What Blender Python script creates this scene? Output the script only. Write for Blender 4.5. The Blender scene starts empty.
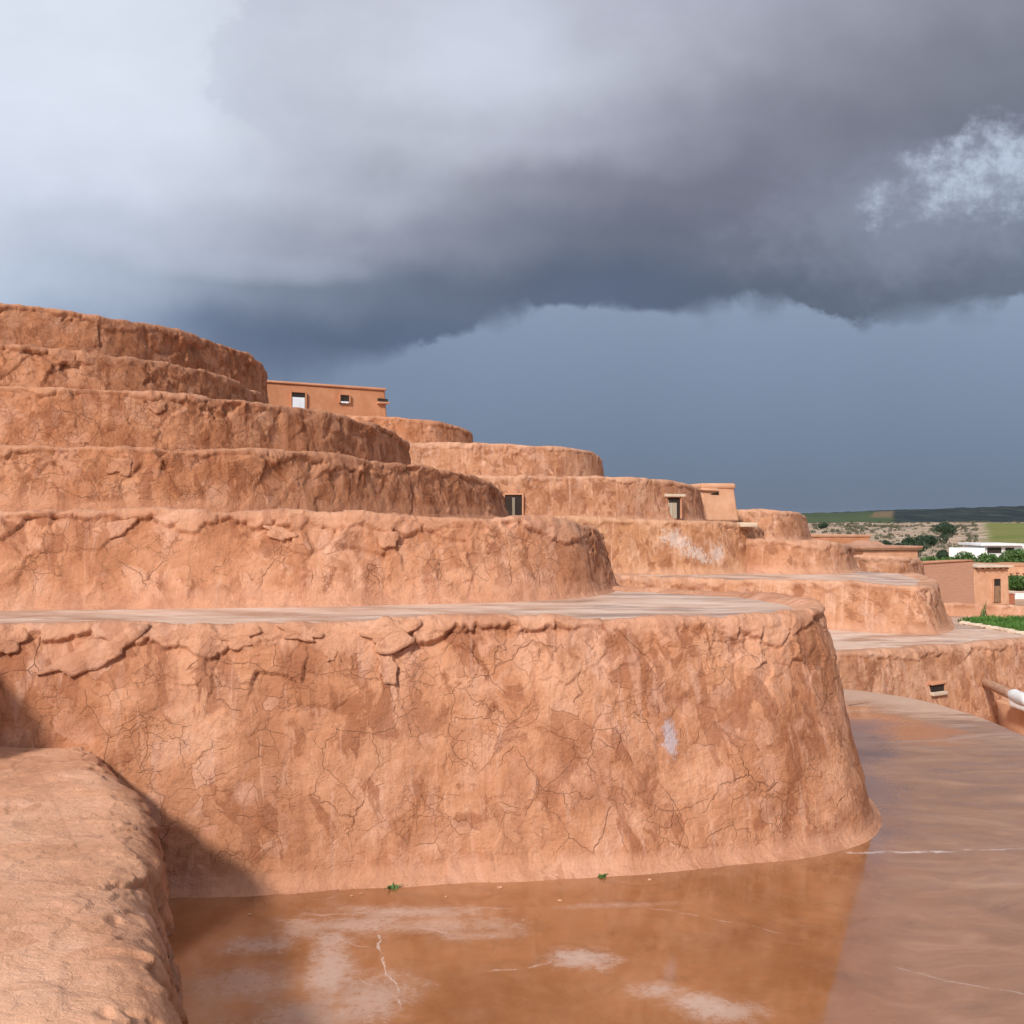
import bpy, bmesh, math, random
import numpy as np
from mathutils import Vector
from mathutils.geometry import tessellate_polygon

random.seed(7)
R = math.radians
scene = bpy.context.scene
COL = scene.collection
CAM_H = 3.0

# ------------------------------------------------------------------ helpers
def P(px, py, D):
    """measured pixel + estimated distance -> a point of the place (metres)"""
    return ((px - 512) / 1000 * D, D, CAM_H + (520 - py) / 1000 * D)

def tag(o, label=None, cat=None, group=None, kind=None):
    if label: o['label'] = label
    if cat: o['category'] = cat
    if group: o['group'] = group
    if kind: o['kind'] = kind
    return o

def empty(name, loc, label, cat, group=None):
    o = bpy.data.objects.new(name, None); COL.objects.link(o)
    o.location = loc; o.empty_display_size = .3
    return tag(o, label, cat, group)

def origin(parent):
    v = Vector((0, 0, 0))
    while parent is not None:
        v += parent.location; parent = parent.parent
    return v

def mesh_np(name, verts, faces, mat, parent=None, smooth=True, loc=None, uv=None, attrs=None):
    """verts in world metres; the object's origin is at its parent's (or loc)"""
    verts = np.asarray(verts, dtype=np.float64)
    o0 = np.array(origin(parent)) if parent is not None else np.array(loc if loc is not None else (0, 0, 0), dtype=float)
    v = (verts - o0).astype(np.float32)
    me = bpy.data.meshes.new(name)
    if isinstance(faces, np.ndarray):
        n, k = faces.shape
        me.vertices.add(len(v)); me.vertices.foreach_set('co', v.ravel())
        me.loops.add(n * k); me.loops.foreach_set('vertex_index', faces.astype(np.int32).ravel())
        me.polygons.add(n); me.polygons.foreach_set('loop_start', np.arange(0, n * k, k, dtype=np.int32))
        me.polygons.foreach_set('loop_total', np.full(n, k, dtype=np.int32))
        me.update(calc_edges=True)
    else:
        me.from_pydata([tuple(a) for a in v], [], [tuple(f) for f in faces])
    me.polygons.foreach_set('use_smooth', [smooth] * len(me.polygons))
    if uv is not None:
        li = np.empty(len(me.loops), dtype=np.int32); me.loops.foreach_get('vertex_index', li)
        l = me.uv_layers.new(name='UVMap'); l.data.foreach_set('uv', np.asarray(uv, dtype=np.float32)[li].ravel())
    for k, a in (attrs or {}).items():
        at = me.attributes.new(k, 'FLOAT', 'POINT'); at.data.foreach_set('value', np.asarray(a, dtype=np.float32))
    me.materials.append(mat); me.validate(); me.update()
    o = bpy.data.objects.new(name, me); COL.objects.link(o)
    if parent is not None: o.parent = parent
    elif loc is not None: o.location = loc
    return o

def bm_obj(name, bm, mat, parent=None, loc=None, smooth=False):
    o0 = origin(parent) if parent is not None else Vector(loc or (0, 0, 0))
    bmesh.ops.translate(bm, verts=bm.verts, vec=-o0)
    bmesh.ops.recalc_face_normals(bm, faces=bm.faces)
    me = bpy.data.meshes.new(name); bm.to_mesh(me); bm.free()
    me.polygons.foreach_set('use_smooth', [smooth] * len(me.polygons))
    me.materials.append(mat)
    o = bpy.data.objects.new(name, me); COL.objects.link(o)
    if parent is not None: o.parent = parent
    elif loc is not None: o.location = loc
    return o

def frame_box(bm, o, ax, ay, x0, x1, y0, y1, z0, z1, bev=0.0, rough=0.0, taper=0.0):
    """a box in a local frame: o origin, ax / ay horizontal unit vectors"""
    vs = []
    for z, tp in ((z0, 0), (z1, taper)):
        for x, y in ((x0 + tp, y0 + tp), (x1 - tp, y0 + tp), (x1 - tp, y1 - tp), (x0 + tp, y1 - tp)):
            p = Vector(o) + Vector(ax) * x + Vector(ay) * y
            vs.append(bm.verts.new((p.x + random.uniform(-rough, rough), p.y + random.uniform(-rough, rough), z + random.uniform(-rough, rough))))
    fs = []
    for f in ((3, 2, 1, 0), (4, 5, 6, 7), (0, 1, 5, 4), (1, 2, 6, 5), (2, 3, 7, 6), (3, 0, 4, 7)):
        fs.append(bm.faces.new([vs[i] for i in f]))
    if bev > 0:
        es = list({e for f in fs for e in f.edges})
        bmesh.ops.bevel(bm, geom=es, offset=bev, segments=3, affect='EDGES', profile=.5)
    return vs

# ------------------------------------------------------------------ numpy noise
def h32(*a):
    with np.errstate(over='ignore'):
        h = np.full(np.shape(a[0]), 2166136261, dtype=np.uint32)
        for x in a:
            h = (h ^ np.asarray(x).astype(np.int64).astype(np.uint32)) * np.uint32(16777619)
            h ^= h >> np.uint32(13); h = h * np.uint32(0x5bd1e995); h ^= h >> np.uint32(15)
    return h

def rnd(*a): return h32(*a).astype(np.float64) / 4294967295.0

def vnoise(x, y, z, seed=0):
    xi, yi, zi = np.floor(x), np.floor(y), np.floor(z)
    fx, fy, fz = x - xi, y - yi, z - zi
    fx, fy, fz = [f * f * f * (f * (f * 6 - 15) + 10) for f in (fx, fy, fz)]
    r = 0
    s = np.full(np.shape(xi), seed)
    for a in (0, 1):
        for b in (0, 1):
            for c in (0, 1):
                w = (fx if a else 1 - fx) * (fy if b else 1 - fy) * (fz if c else 1 - fz)
                r = r + w * rnd(xi + a, yi + b, zi + c, s)
    return r * 2 - 1

def fbm(x, y, z, seed=0, octs=4, gain=.5):
    r, a, f, n = 0, 1, 1, 0
    for i in range(octs):
        r = r + a * vnoise(x * f, y * f, z * f, seed + i * 17); n += a; a *= gain; f *= 2.03
    return r / n

def voro(u, v, seed=0, jit=.9):
    ui, vi = np.floor(u), np.floor(v)
    f1 = np.full(u.shape, 9.); f2 = np.full(u.shape, 9.)
    cid = np.zeros(u.shape); cx = np.zeros(u.shape); cy = np.zeros(u.shape)
    s = np.full(u.shape, seed)
    for a in (-1, 0, 1):
        for b in (-1, 0, 1):
            X, Y = ui + a, vi + b
            px = X + .5 + jit * (rnd(X, Y, s) - .5); py = Y + .5 + jit * (rnd(X, Y, s + 5) - .5)
            d = np.hypot(u - px, v - py)
            m = d < f1
            f2 = np.where(m, f1, np.minimum(f2, d)); f1 = np.where(m, d, f1)
            cid = np.where(m, rnd(X, Y, s + 11), cid); cx = np.where(m, u - px, cx); cy = np.where(m, v - py, cy)
    return f1, f2, cid, cx, cy

def sstep(a, b, x):
    t = np.clip((x - a) / (b - a), 0, 1); return t * t * (3 - 2 * t)

# ------------------------------------------------------------------ node helpers
class NT:
    def __init__(s, tree):
        s.t = tree; s.t.nodes.clear()
    def n(s, kind, **kw):
        nd = s.t.nodes.new(kind)
        for k, v in kw.items(): setattr(nd, k, v)
        return nd
    def put(s, sock, val):
        if isinstance(val, bpy.types.NodeSocket): s.t.links.new(val, sock)
        elif val is not None:
            if isinstance(val, (tuple, list)) and len(val) == 3 and sock.type == 'RGBA': val = (*val, 1)
            sock.default_value = val
    def m(s, op, a, b=None, c=None, clamp=False):
        nd = s.n('ShaderNodeMath', operation=op, use_clamp=clamp)
        s.put(nd.inputs[0], a); s.put(nd.inputs[1], b)
        if c is not None: s.put(nd.inputs[2], c)
        return nd.outputs[0]
    def vm(s, op, a, b=None, scale=None):
        nd = s.n('ShaderNodeVectorMath', operation=op)
        s.put(nd.inputs[0], a)
        if b is not None: s.put(nd.inputs[1], b)
        if scale is not None: s.put(nd.inputs['Scale'], scale)
        return nd.outputs[0]
    def xyz(s, v):
        nd = s.n('ShaderNodeSeparateXYZ'); s.put(nd.inputs[0], v); return nd.outputs
    def comb(s, x, y, z):
        nd = s.n('ShaderNodeCombineXYZ')
        for i, a in enumerate((x, y, z)): s.put(nd.inputs[i], a)
        return nd.outputs[0]
    def noise(s, vec, scale, detail=4, rough=.55, dist=0, color=False):
        nd = s.n('ShaderNodeTexNoise'); s.put(nd.inputs['Vector'], vec)
        nd.inputs['Scale'].default_value = scale; nd.inputs['Detail'].default_value = detail
        nd.inputs['Roughness'].default_value = rough; nd.inputs['Distortion'].default_value = dist
        return nd.outputs['Color' if color else 'Fac']
    def vor(s, vec, scale, feature='F1', out='Distance', rand=1):
        nd = s.n('ShaderNodeTexVoronoi', feature=feature); s.put(nd.inputs['Vector'], vec)
        nd.inputs['Scale'].default_value = scale; nd.inputs['Randomness'].default_value = rand
        return nd.outputs[out]
    def rng(s, v, a, b, c=0., d=1., smooth=True):
        nd = s.n('ShaderNodeMapRange', interpolation_type='SMOOTHSTEP' if smooth else 'LINEAR')
        for i, x in enumerate((v, a, b, c, d)): s.put(nd.inputs[i], x)
        return nd.outputs[0]
    def mix(s, f, a, b, mode='MIX'):
        nd = s.n('ShaderNodeMix', data_type='RGBA', blend_type=mode)
        s.put(nd.inputs[0], f); s.put(nd.inputs[6], a); s.put(nd.inputs[7], b)
        return nd.outputs[2]
    def ramp(s, f, stops, interp='LINEAR'):
        nd = s.n('ShaderNodeValToRGB'); cr = nd.color_ramp; cr.interpolation = interp
        while len(cr.elements) > 1: cr.elements.remove(cr.elements[-1])
        for i, (p, c) in enumerate(stops):
            e = cr.elements[0] if i == 0 else cr.elements.new(p)
            e.position = p; e.color = (*c, 1) if isinstance(c, (tuple, list)) else (c, c, c, 1)
        s.put(nd.inputs[0], f); return nd.outputs[0]
    def bump(s, h, dist, strength=1., normal=None):
        nd = s.n('ShaderNodeBump'); s.put(nd.inputs['Height'], h)
        nd.inputs['Distance'].default_value = dist; nd.inputs['Strength'].default_value = strength
        if normal is not None: s.put(nd.inputs['Normal'], normal)
        return nd.outputs[0]
    def ellipse(s, x, y, cx, cy, rx, ry, ang=0., soft=.5, warp=0.):
        """soft elliptical patch mask at a place on the ground"""
        ca, sa = math.cos(ang), math.sin(ang)
        dx = s.m('SUBTRACT', x, cx); dy = s.m('SUBTRACT', y, cy)
        u = s.m('DIVIDE', s.m('ADD', s.m('MULTIPLY', dx, ca), s.m('MULTIPLY', dy, sa)), rx)
        v = s.m('DIVIDE', s.m('SUBTRACT', s.m('MULTIPLY', dy, ca), s.m('MULTIPLY', dx, sa)), ry)
        d = s.m('SQRT', s.m('ADD', s.m('MULTIPLY', u, u), s.m('MULTIPLY', v, v)))
        return s.m('SUBTRACT', 1., s.m('ADD', d, warp) if warp != 0. else d)

def new_mat(name):
    m = bpy.data.materials.new(name); m.use_nodes = True
    return m, NT(m.node_tree)

def finish(m, t, color, rough, normal=None, **kw):
    b = t.n('ShaderNodeBsdfPrincipled'); o = t.n('ShaderNodeOutputMaterial')
    t.put(b.inputs['Base Color'], color); t.put(b.inputs['Roughness'], rough)
    if normal is not None: t.put(b.inputs['Normal'], normal)
    for k, v in kw.items(): t.put(b.inputs[k], v)
    t.t.links.new(b.outputs[0], o.inputs[0]); return m

# ------------------------------------------------------------------ materials
def adobe(name, tint=(1, 1, 1), scale=1.0, streak=.4, crack=1.0, mottle=1.0, far=False, relief=1., white=None, smear=None, seed=0.0):
    """rain-streaked mud plaster. colours are the mud's own: paler dried slip, redder clay, dark old soaked stains, cracks"""
    m, t = new_mat(name)
    tc = t.n('ShaderNodeTexCoord'); geo = t.n('ShaderNodeNewGeometry')
    obj = t.vm('ADD', geo.outputs['Position'], (seed * 13.1, seed * 7.7, seed * 3.3))
    uvn = t.n('ShaderNodeUVMap'); uvs = t.xyz(uvn.outputs[0])
    U, V = uvs[0], uvs[1]
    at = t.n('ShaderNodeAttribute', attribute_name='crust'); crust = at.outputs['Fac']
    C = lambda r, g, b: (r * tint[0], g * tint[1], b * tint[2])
    warpc = t.noise(obj, 2.3 * scale, 3, .6, color=True)
    wv = t.vm('ADD', obj, t.vm('SCALE', t.vm('SUBTRACT', warpc, (.5, .5, .5)), scale=.35 / scale))
    base = t.ramp(t.noise(wv, 1.1 * scale, 6, .62), [(.30, C(.42, .175, .080)), (.44, C(.53, .240, .118)), (.53, C(.60, .290, .152)), (.68, C(.69, .370, .215))])
    # separately coloured patches of slip
    cellc = t.vor(wv, 4.2 * scale, 'F1', 'Color'); cs = t.xyz(cellc)
    patch = t.m('MULTIPLY', t.rng(cs[0], .60, .72), t.rng(t.noise(obj, 1.7, 3), .42, .60))
    base = t.mix(t.m('MULTIPLY', patch, .36 * mottle), base, C(.74, .42, .28))
    stain = t.m('MULTIPLY', t.rng(t.noise(wv, 2.6 * scale, 5, .6), .54, .66), t.rng(t.noise(obj, .8, 2), .40, .62))
    base = t.mix(t.m('MULTIPLY', stain, .55 * mottle), base, C(.36, .145, .065))
    pz = t.xyz(obj)
    dv = t.comb(t.m('ADD', pz[0], t.m('MULTIPLY', pz[1], .6)), t.m('MULTIPLY', pz[2], .62), seed)
    dn = t.noise(dv, 3.4 * scale, 5, .60, .5); dm = t.rng(t.noise(dv, .75 * scale, 3), .30, .46)
    damp = t.m('MULTIPLY', t.rng(dn, .530, .585), dm)
    dn2 = t.rng(t.noise(t.vm('ADD', dv, (9, 4, 2)), 1.5 * scale, 6, .62, .4), .53, .66)
    base = t.mix(t.m('MULTIPLY', dn2, .58 * mottle), base, C(.37, .150, .068))
    base = t.mix(t.m('MULTIPLY', damp, .62 * mottle), base, C(.29, .100, .042))
    # runs down the face
    sv = t.comb(t.m('MULTIPLY', U, 5.5), t.m('MULTIPLY', V, .9), seed)
    run = t.noise(sv, 1.0, 4, .6, 1.2)
    base = t.mix(t.m('MULTIPLY', t.rng(run, .53, .70), streak), base, C(.38, .155, .08))
    base = t.mix(t.m('MULTIPLY', t.rng(run, .46, .32), streak * .9), base, C(.76, .46, .32))
    fine = t.noise(obj, 38, 4, .65)
    base = t.mix(t.m('MULTIPLY', t.rng(fine, .3, .7), .30), base, t.mix(1., base, (.72, .66, .60), 'MULTIPLY'))
    # smoother mud cap along the rim, sky light on its top painted paler
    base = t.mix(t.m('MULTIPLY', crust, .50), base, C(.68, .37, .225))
    # cracks
    w2 = t.vm('ADD', obj, t.vm('SCALE', t.vm('SUBTRACT', t.noise(obj, 1.6, 4, .6, color=True), (.5, .5, .5)), scale=.42))
    w3 = t.vm('ADD', obj, t.vm('SCALE', t.vm('SUBTRACT', t.noise(obj, 4.5, 3, .55, color=True), (.5, .5, .5)), scale=.16))
    wth = t.rng(t.noise(obj, 5, 2), .35, .65, .35, 1.5)
    c1 = t.rng(t.m('DIVIDE', t.vor(w2, 1.5 * scale, 'DISTANCE_TO_EDGE'), wth), 0., .010, 1., 0.)
    c2 = t.rng(t.m('DIVIDE', t.vor(w2, 4.0 * scale, 'DISTANCE_TO_EDGE'), wth), 0., .017, 1., 0.)
    c3 = t.rng(t.vor(w3, 9 * scale, 'DISTANCE_TO_EDGE'), 0., .032, 1., 0.)
    c4 = t.rng(t.vor(t.vm('ADD', w3, (5, 9, 2)), 2.6 * scale, 'DISTANCE_TO_EDGE'), 0., .010, 1., 0.)
    k1 = t.rng(t.noise(obj, 1.7, 3), .51, .62); k2 = t.rng(t.noise(obj, 2.3, 4), .50, .62); k3 = t.rng(t.noise(obj, 2.4, 4), .51, .62)
    k4 = t.rng(t.noise(obj, 1.5, 4), .51, .45)
    cr = t.m('MAXIMUM', t.m('MULTIPLY', c1, k1), t.m('MAXIMUM', t.m('MULTIPLY', t.m('MULTIPLY', c2, k2), .6), t.m('MULTIPLY', t.m('MULTIPLY', c3, k3), .55)))
    cr = t.m('MAXIMUM', cr, t.m('MULTIPLY', t.m('MULTIPLY', c4, k4), .8))
    skirt = t.rng(t.m('ADD', V, t.m('MULTIPLY', t.m('SUBTRACT', t.noise(obj, 2, 3), .5), .18)), .34, .20)
    cr = t.m('MULTIPLY', t.m('MULTIPLY', cr, t.m('SUBTRACT', 1., t.m('MULTIPLY', crust, .75))), t.m('SUBTRACT', 1., skirt))
    # each plate between cracks has its own tone
    pc = t.xyz(t.vor(w2, 4.0 * scale, 'F1', 'Color'))[1]
    base = t.mix(t.m('MULTIPLY', t.m('MULTIPLY', t.rng(pc, .5, .9), k2), .50 * mottle), base, C(.40, .165, .08))
    base = t.mix(t.m('MULTIPLY', t.m('MULTIPLY', t.rng(pc, .4, .1), k2), .24 * mottle), base, C(.78, .47, .33))
    base = t.mix(t.m('MULTIPLY', skirt, .45), base, C(.62, .32, .19))
    base = t.mix(t.m('MULTIPLY', cr, .40 * crack), base, C(.25, .092, .042))
    if white:   # chalky lime splash with a shape of its own
        acc = None
        px = t.xyz(geo.outputs['Position'])
        wn = t.m('MULTIPLY', t.m('SUBTRACT', t.noise(t.comb(t.m('MULTIPLY', px[0], 2), px[1], t.m('MULTIPLY', px[2], 1.)), 2.2 * white['n'], 6, .72), .5), white['w'])
        for (cx, cz, rx, rz, an) in white['e']:
            e = t.rng(t.ellipse(px[0], px[2], cx, cz, rx, rz, an, warp=wn), .0, .55)
            acc = e if acc is None else t.m('MAXIMUM', acc, e)
        base = t.mix(t.m('MULTIPLY', acc, white['a']), base, white['c'])
    # relief
    h = t.m('ADD', t.m('MULTIPLY', t.noise(wv, 6 * scale, 6, .65), 1.0), t.m('MULTIPLY', t.noise(obj, 34, 4, .75), .40))
    h = t.m('ADD', h, t.m('MULTIPLY', t.noise(t.comb(t.m('MULTIPLY', U, 9), t.m('MULTIPLY', V, 2.2), 3.3), 1., 5, .6, .8), .5 * streak + .12))
    h = t.m('ADD', h, t.m('MULTIPLY', t.m('ABSOLUTE', t.m('SUBTRACT', t.noise(w3, 3.4, 5, .6), .5)), .6))
    h = t.m('SUBTRACT', h, t.m('MULTIPLY', cr, .35 * crack))
    nrm = t.bump(h, (.040 if not far else .060) * relief, .85)
    rough = t.rng(t.noise(obj, 3, 3), .3, .7, .78, .95)
    return finish(m, t, base, rough, nrm, **{'Specular IOR Level': .25})

M = {}
M['mud'] = adobe('mud_plaster', tint=(.975, .945, .975), streak=.40, seed=1, white=dict(n=8., w=2.4, a=.60, c=(.50, .47, .52),
                 e=[(1.41, 1.05, .085, .20, .12)]))
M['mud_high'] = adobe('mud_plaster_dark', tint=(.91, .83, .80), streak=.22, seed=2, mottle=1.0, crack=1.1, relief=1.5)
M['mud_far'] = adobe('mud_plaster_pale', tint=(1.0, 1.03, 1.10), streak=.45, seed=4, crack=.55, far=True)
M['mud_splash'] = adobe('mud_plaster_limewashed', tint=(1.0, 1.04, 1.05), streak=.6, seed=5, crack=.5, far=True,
                        white=dict(n=3.4, w=3.6, a=.50, c=(.72, .62, .56), e=[(4.6, 2.42, .55, .26, -.35), (5.15, 2.05, .55, .22, -.4), (4.55, 2.55, .25, .22, 0), (5.75, 2.05, .25, .30, 0)]))
M['mud_mound'] = adobe('mud_plaster_worn', tint=(1.04, 1.06, 1.12), streak=.10, relief=.65, seed=9, crack=.30, mottle=.7)
M['mud_chip'] = adobe('mud_chip', tint=(1.06, 1.10, 1.12), streak=0, crack=.2, seed=7, mottle=.4)

def render_coat(name, c, c2, grain=.02):
    m, t = new_mat(name); geo = t.n('ShaderNodeNewGeometry'); p = geo.outputs['Position']
    f = t.noise(p, 1.6, 6, .65); base = t.mix(t.rng(f, .35, .68), c, c2)
    base = t.mix(t.m('MULTIPLY', t.rng(t.noise(p, 22, 4, .7), .3, .7), .25), base, t.mix(1., base, (.75, .7, .66), 'MULTIPLY'))
    base = t.mix(t.m('MULTIPLY', t.rng(t.noise(t.vm('MULTIPLY', p, (3, 3, .4)), 1.2, 4), .55, .7), .25), base, t.mix(1., base, (.7, .62, .58), 'MULTIPLY'))
    h = t.m('ADD', t.noise(p, 4, 6, .65), t.m('MULTIPLY', t.noise(p, 30, 4), .25))
    return finish(m, t, base, .92, t.bump(h, grain, .8), **{'Specular IOR Level': .2})
M['orange'] = render_coat('orange_render', (.50, .21, .105), (.58, .265, .14), .03)
M['peach'] = render_coat('peach_render', (.58, .30, .17), (.66, .37, .23), .02)
M['tanrender'] = render_coat('tan_render', (.55, .26, .145), (.62, .31, .18), .03)
M['palestone'] = render_coat('pale_stone', (.58, .44, .32), (.70, .55, .42), .02)
M['white'] = render_coat('white_limewash', (.72, .70, .68), (.82, .80, .78), .01)
M['roofmud'] = render_coat('roof_mud', (.42, .22, .14), (.54, .30, .20), .03)
M['redbox'] = render_coat('red_clay', (.36, .12, .07), (.42, .16, .09), .01)
M['dark'] = render_coat('dark_recess', (.030, .022, .018), (.05, .035, .028), .01)
M['whitesheet'] = render_coat('white_cloth', (.78, .80, .84), (.84, .85, .88), .01)

def brickish():
    m, t = new_mat('mud_brick'); geo = t.n('ShaderNodeNewGeometry'); p = t.xyz(geo.outputs['Position'])
    v = t.comb(t.m('MULTIPLY', t.m('ADD', p[0], p[1]), 1.), t.m('MULTIPLY', p[2], 1.), 0.)
    b = t.n('ShaderNodeTexBrick'); t.put(b.inputs['Vector'], t.vm('ADD', v, t.vm('SCALE', t.noise(v, 3, 3, .6, color=True), scale=.12)))
    b.inputs['Scale'].default_value = 1.; b.inputs['Brick Width'].default_value = .42; b.inputs['Row Height'].default_value = .2
    b.inputs['Mortar Size'].default_value = .02; b.inputs['Mortar Smooth'].default_value = .6
    b.inputs['Color1'].default_value = (.58, .295, .185, 1); b.inputs['Color2'].default_value = (.54, .27, .165, 1); b.inputs['Mortar'].default_value = (.53, .265, .165, 1)
    base = t.mix(t.m('ADD', .35, t.m('MULTIPLY', t.noise(geo.outputs['Position'], .8, 4), .8), clamp=True), b.outputs[0], (.62, .33, .21))
    h = t.m('SUBTRACT', t.noise(geo.outputs['Position'], 5, 4), t.m('MULTIPLY', b.outputs['Fac'], .15))
    return finish(m, t, base, .92, t.bump(h, .05, .9))
M['brick'] = brickish()

def wood(name, c1, c2, axis=(1, 1, 8)):
    m, t = new_mat(name); tc = t.n('ShaderNodeTexCoord')
    v = t.vm('MULTIPLY', tc.outputs['Object'], axis)
    f = t.noise(v, 4, 5, .65, .6)
    return finish(m, t, t.mix(t.rng(f, .3, .7), c1, c2), .8, t.bump(f, .01, .8))
M['wood'] = wood('weathered_wood', (.20, .10, .05), (.36, .21, .12), (9, 9, 1))
M['log'] = wood('weathered_log', (.34, .17, .10), (.52, .31, .20), (1.5, 1.5, 14))
M['lintel'] = wood('pale_lintel', (.56, .42, .28), (.70, .56, .42), (1, 9, 9))
M['curtain'] = wood('slatted_shutter', (.30, .22, .14), (.60, .54, .42), (16, 16, .3))

def floor_mat(name, wet=True):
    """trodden mud floor with rain film, pale salt bloom and darker soaked zones (world placed)"""
    m, t = new_mat(name); geo = t.n('ShaderNodeNewGeometry'); p = geo.outputs['Position']
    x, y, z = t.xyz(p)[:3]
    st = t.vm('MULTIPLY', p, (1., 2.2, 1.))
    n1 = t.noise(st, 1.4, 6, .62, .4)
    base = t.ramp(n1, [(.3, (.54, .32, .22)), (.5, (.64, .43, .32)), (.68, (.74, .56, .45))])
    film = t.rng(t.noise(t.vm('MULTIPLY', p, (.35, 1.0, 1.)), 1.5, 5, .6, .5), .46, .62)
    rough = t.rng(film, 0., 1., .65, .34)
    base = t.mix(film, base, t.mix(1., base, (.62, .58, .56), 'MULTIPLY'))
    h = t.m('MULTIPLY', t.noise(p, 18, 5, .65), t.m('SUBTRACT', 1.05, film))
    return finish(m, t, base, rough, t.bump(h, .012, .6), **{'IOR': 1.33, 'Specular IOR Level': .5})
M['terrace_floor'] = floor_mat('rain_washed_floor')

def wet_floor_mat():
    m, t = new_mat('wet_mud_floor'); geo = t.n('ShaderNodeNewGeometry'); p = geo.outputs['Position']
    x, y, z = t.xyz(p)[:3]
    n1 = t.noise(p, .9, 6, .6, .3); n2 = t.noise(p, 3.7, 6, .65, .2); n3 = t.noise(p, 14, 5, .7)
    base = t.ramp(n1, [(.30, (.235, .086, .028)), (.45, (.30, .115, .040)), (.55, (.36, .145, .056)), (.70, (.43, .195, .09))])
    base = t.mix(t.m('MULTIPLY', t.rng(n2, .45, .7), .30), base, (.40, .20, .11))
    base = t.mix(t.m('MULTIPLY', t.rng(t.noise(p, 1.7, 7, .7, 1.), .52, .62), .35), base, (.20, .075, .03))
    base = t.mix(t.m('MULTIPLY', t.rng(n3, .5, .75), .22), base, (.26, .11, .06))
    # drier half towards the outer edge, sky reflection painted into its greyer colour
    side = t.m('ADD', t.m('SUBTRACT', x, t.m('MULTIPLY', y, .37)), t.m('MULTIPLY', t.m('SUBTRACT', n1, .5), 1.2))
    grey = t.m('MULTIPLY', t.rng(side, -.35, .45), .9)
    st = t.noise(t.vm('MULTIPLY', t.vm('ADD', p, t.vm('SCALE', t.noise(p, .8, 3, color=True), scale=.8)), (.55, 1.7, 1.)), 1.5, 7, .68, .8)
    gcol = t.ramp(st, [(.3, (.27, .130, .070)), (.5, (.35, .180, .105)), (.72, (.45, .26, .165))])
    base = t.mix(grey, base, gcol)
    # salt bloom patches: measured places on the floor
    w = t.m('ADD', t.m('MULTIPLY', t.m('SUBTRACT', t.noise(p, 2.2, 7, .72, .5), .5), 2.6), t.m('MULTIPLY', t.m('SUBTRACT', n3, .5), 1.4))
    acc = None
    def at(px, py):
        D = 3000. / (py - 520); return ((px - 512) / 1000 * D, D)
    for (px, py, rx, ry, an, s) in ((255, 945, .26, .13, 0, 1.), (245, 985, .30, .28, 0, .75), (330, 965, .14, .75, .12, .95), (350, 925, .50, .17, .1, .85),
                                   (400, 912, .55, .11, 0, .8), (370, 1000, .28, .30, 0, .8), (445, 925, .45, .13, 0, .7), (575, 958, .19, .14, 0, 1.1),
                                   (660, 990, .18, .10, 0, .85), (700, 1003, .24, .13, -.5, .95), (730, 1012, .18, .12, 0, .8), (480, 935, .28, .09, 0, .6), (620, 905, .4, .05, .1, .45), (300, 1015, .4, .2, 0, .7)):
        cx, cy = at(px, py)
        e = t.m('MULTIPLY', t.rng(t.ellipse(x, y, cx, cy, rx * 1.3, ry * 1.4, an, warp=w), -.25, .95), s)
        acc = e if acc is None else t.m('MAXIMUM', acc, e)
    bloom = t.m('MULTIPLY', acc, t.rng(t.noise(p, 20, 5, .7), .12, .55))
    base = t.mix(t.m('MULTIPLY', bloom, .75), base, (.60, .44, .36))
    # thin mineral veins
    wob = t.m('MULTIPLY', t.m('SUBTRACT', t.noise(p, 2.6, 5, .6), .5), .22)
    def vein(p0, p1, wd, amp):
        (ax, ay), (bx, by) = at(*p0), at(*p1); L = math.hypot(bx - ax, by - ay); ux, uy = (bx - ax) / L, (by - ay) / L
        dx = t.m('SUBTRACT', x, ax); dy = t.m('SUBTRACT', y, ay)
        al = t.m('ADD', t.m('MULTIPLY', dx, ux), t.m('MULTIPLY', dy, uy))
        ac = t.m('ADD', t.m('SUBTRACT', t.m('MULTIPLY', dy, ux), t.m('MULTIPLY', dx, uy)), wob)
        a = t.rng(t.m('ABSOLUTE', ac), wd * .3, wd, 1., 0.)
        return t.m('MULTIPLY', t.m('MULTIPLY', a, t.m('MULTIPLY', t.rng(al, 0., .15), t.rng(al, L - .15, L, 1., 0.))), amp)
    vs = [((372, 925), (402, 1012), .011, .8), ((300, 915), (520, 908), .016, .4), ((375, 950), (330, 935), .009, .5), ((405, 925), (470, 935), .011, .5),
          ((835, 853), (960, 851), .030, .95), ((950, 850), (1075, 849), .022, .7), ((640, 905), (790, 935), .012, .35), ((880, 965), (1040, 1000), .012, .4), ((350, 975), (420, 1010), .012, .4), ((480, 972), (560, 962), .014, .5)]
    va = None
    for a in vs:
        e = vein(*a); va = e if va is None else t.m('MAXIMUM', va, e)
    va = t.m('MULTIPLY', va, t.rng(t.noise(p, 6, 6, .75), .40, .56))
    base = t.mix(t.m('MULTIPLY', va, .85, clamp=True), base, (.68, .56, .50))
    # sandy rim strip (drier towards the far edge), soaked rust pools beside it
    edge = t.m('ADD', t.m('ADD', t.m('MULTIPLY', t.m('SUBTRACT', x, 6.0), .62), t.m('SUBTRACT', y, 17.0)), t.m('MULTIPLY', t.m('SUBTRACT', st, .5), 4.))
    rim = t.rng(edge, -1.8, -.3)
    rock = t.noise(t.vm('MULTIPLY', p, (.6, 2.4, 1.)), 1.1, 5, .6, .8)
    rim2 = t.m('MULTIPLY', t.rng(edge, -6., -1.5), t.rng(rock, .5, .62))
    base = t.mix(t.m('MULTIPLY', t.m('MAXIMUM', rim, t.m('MULTIPLY', rim2, .6)), .8), base, (.56, .36, .255))
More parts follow.
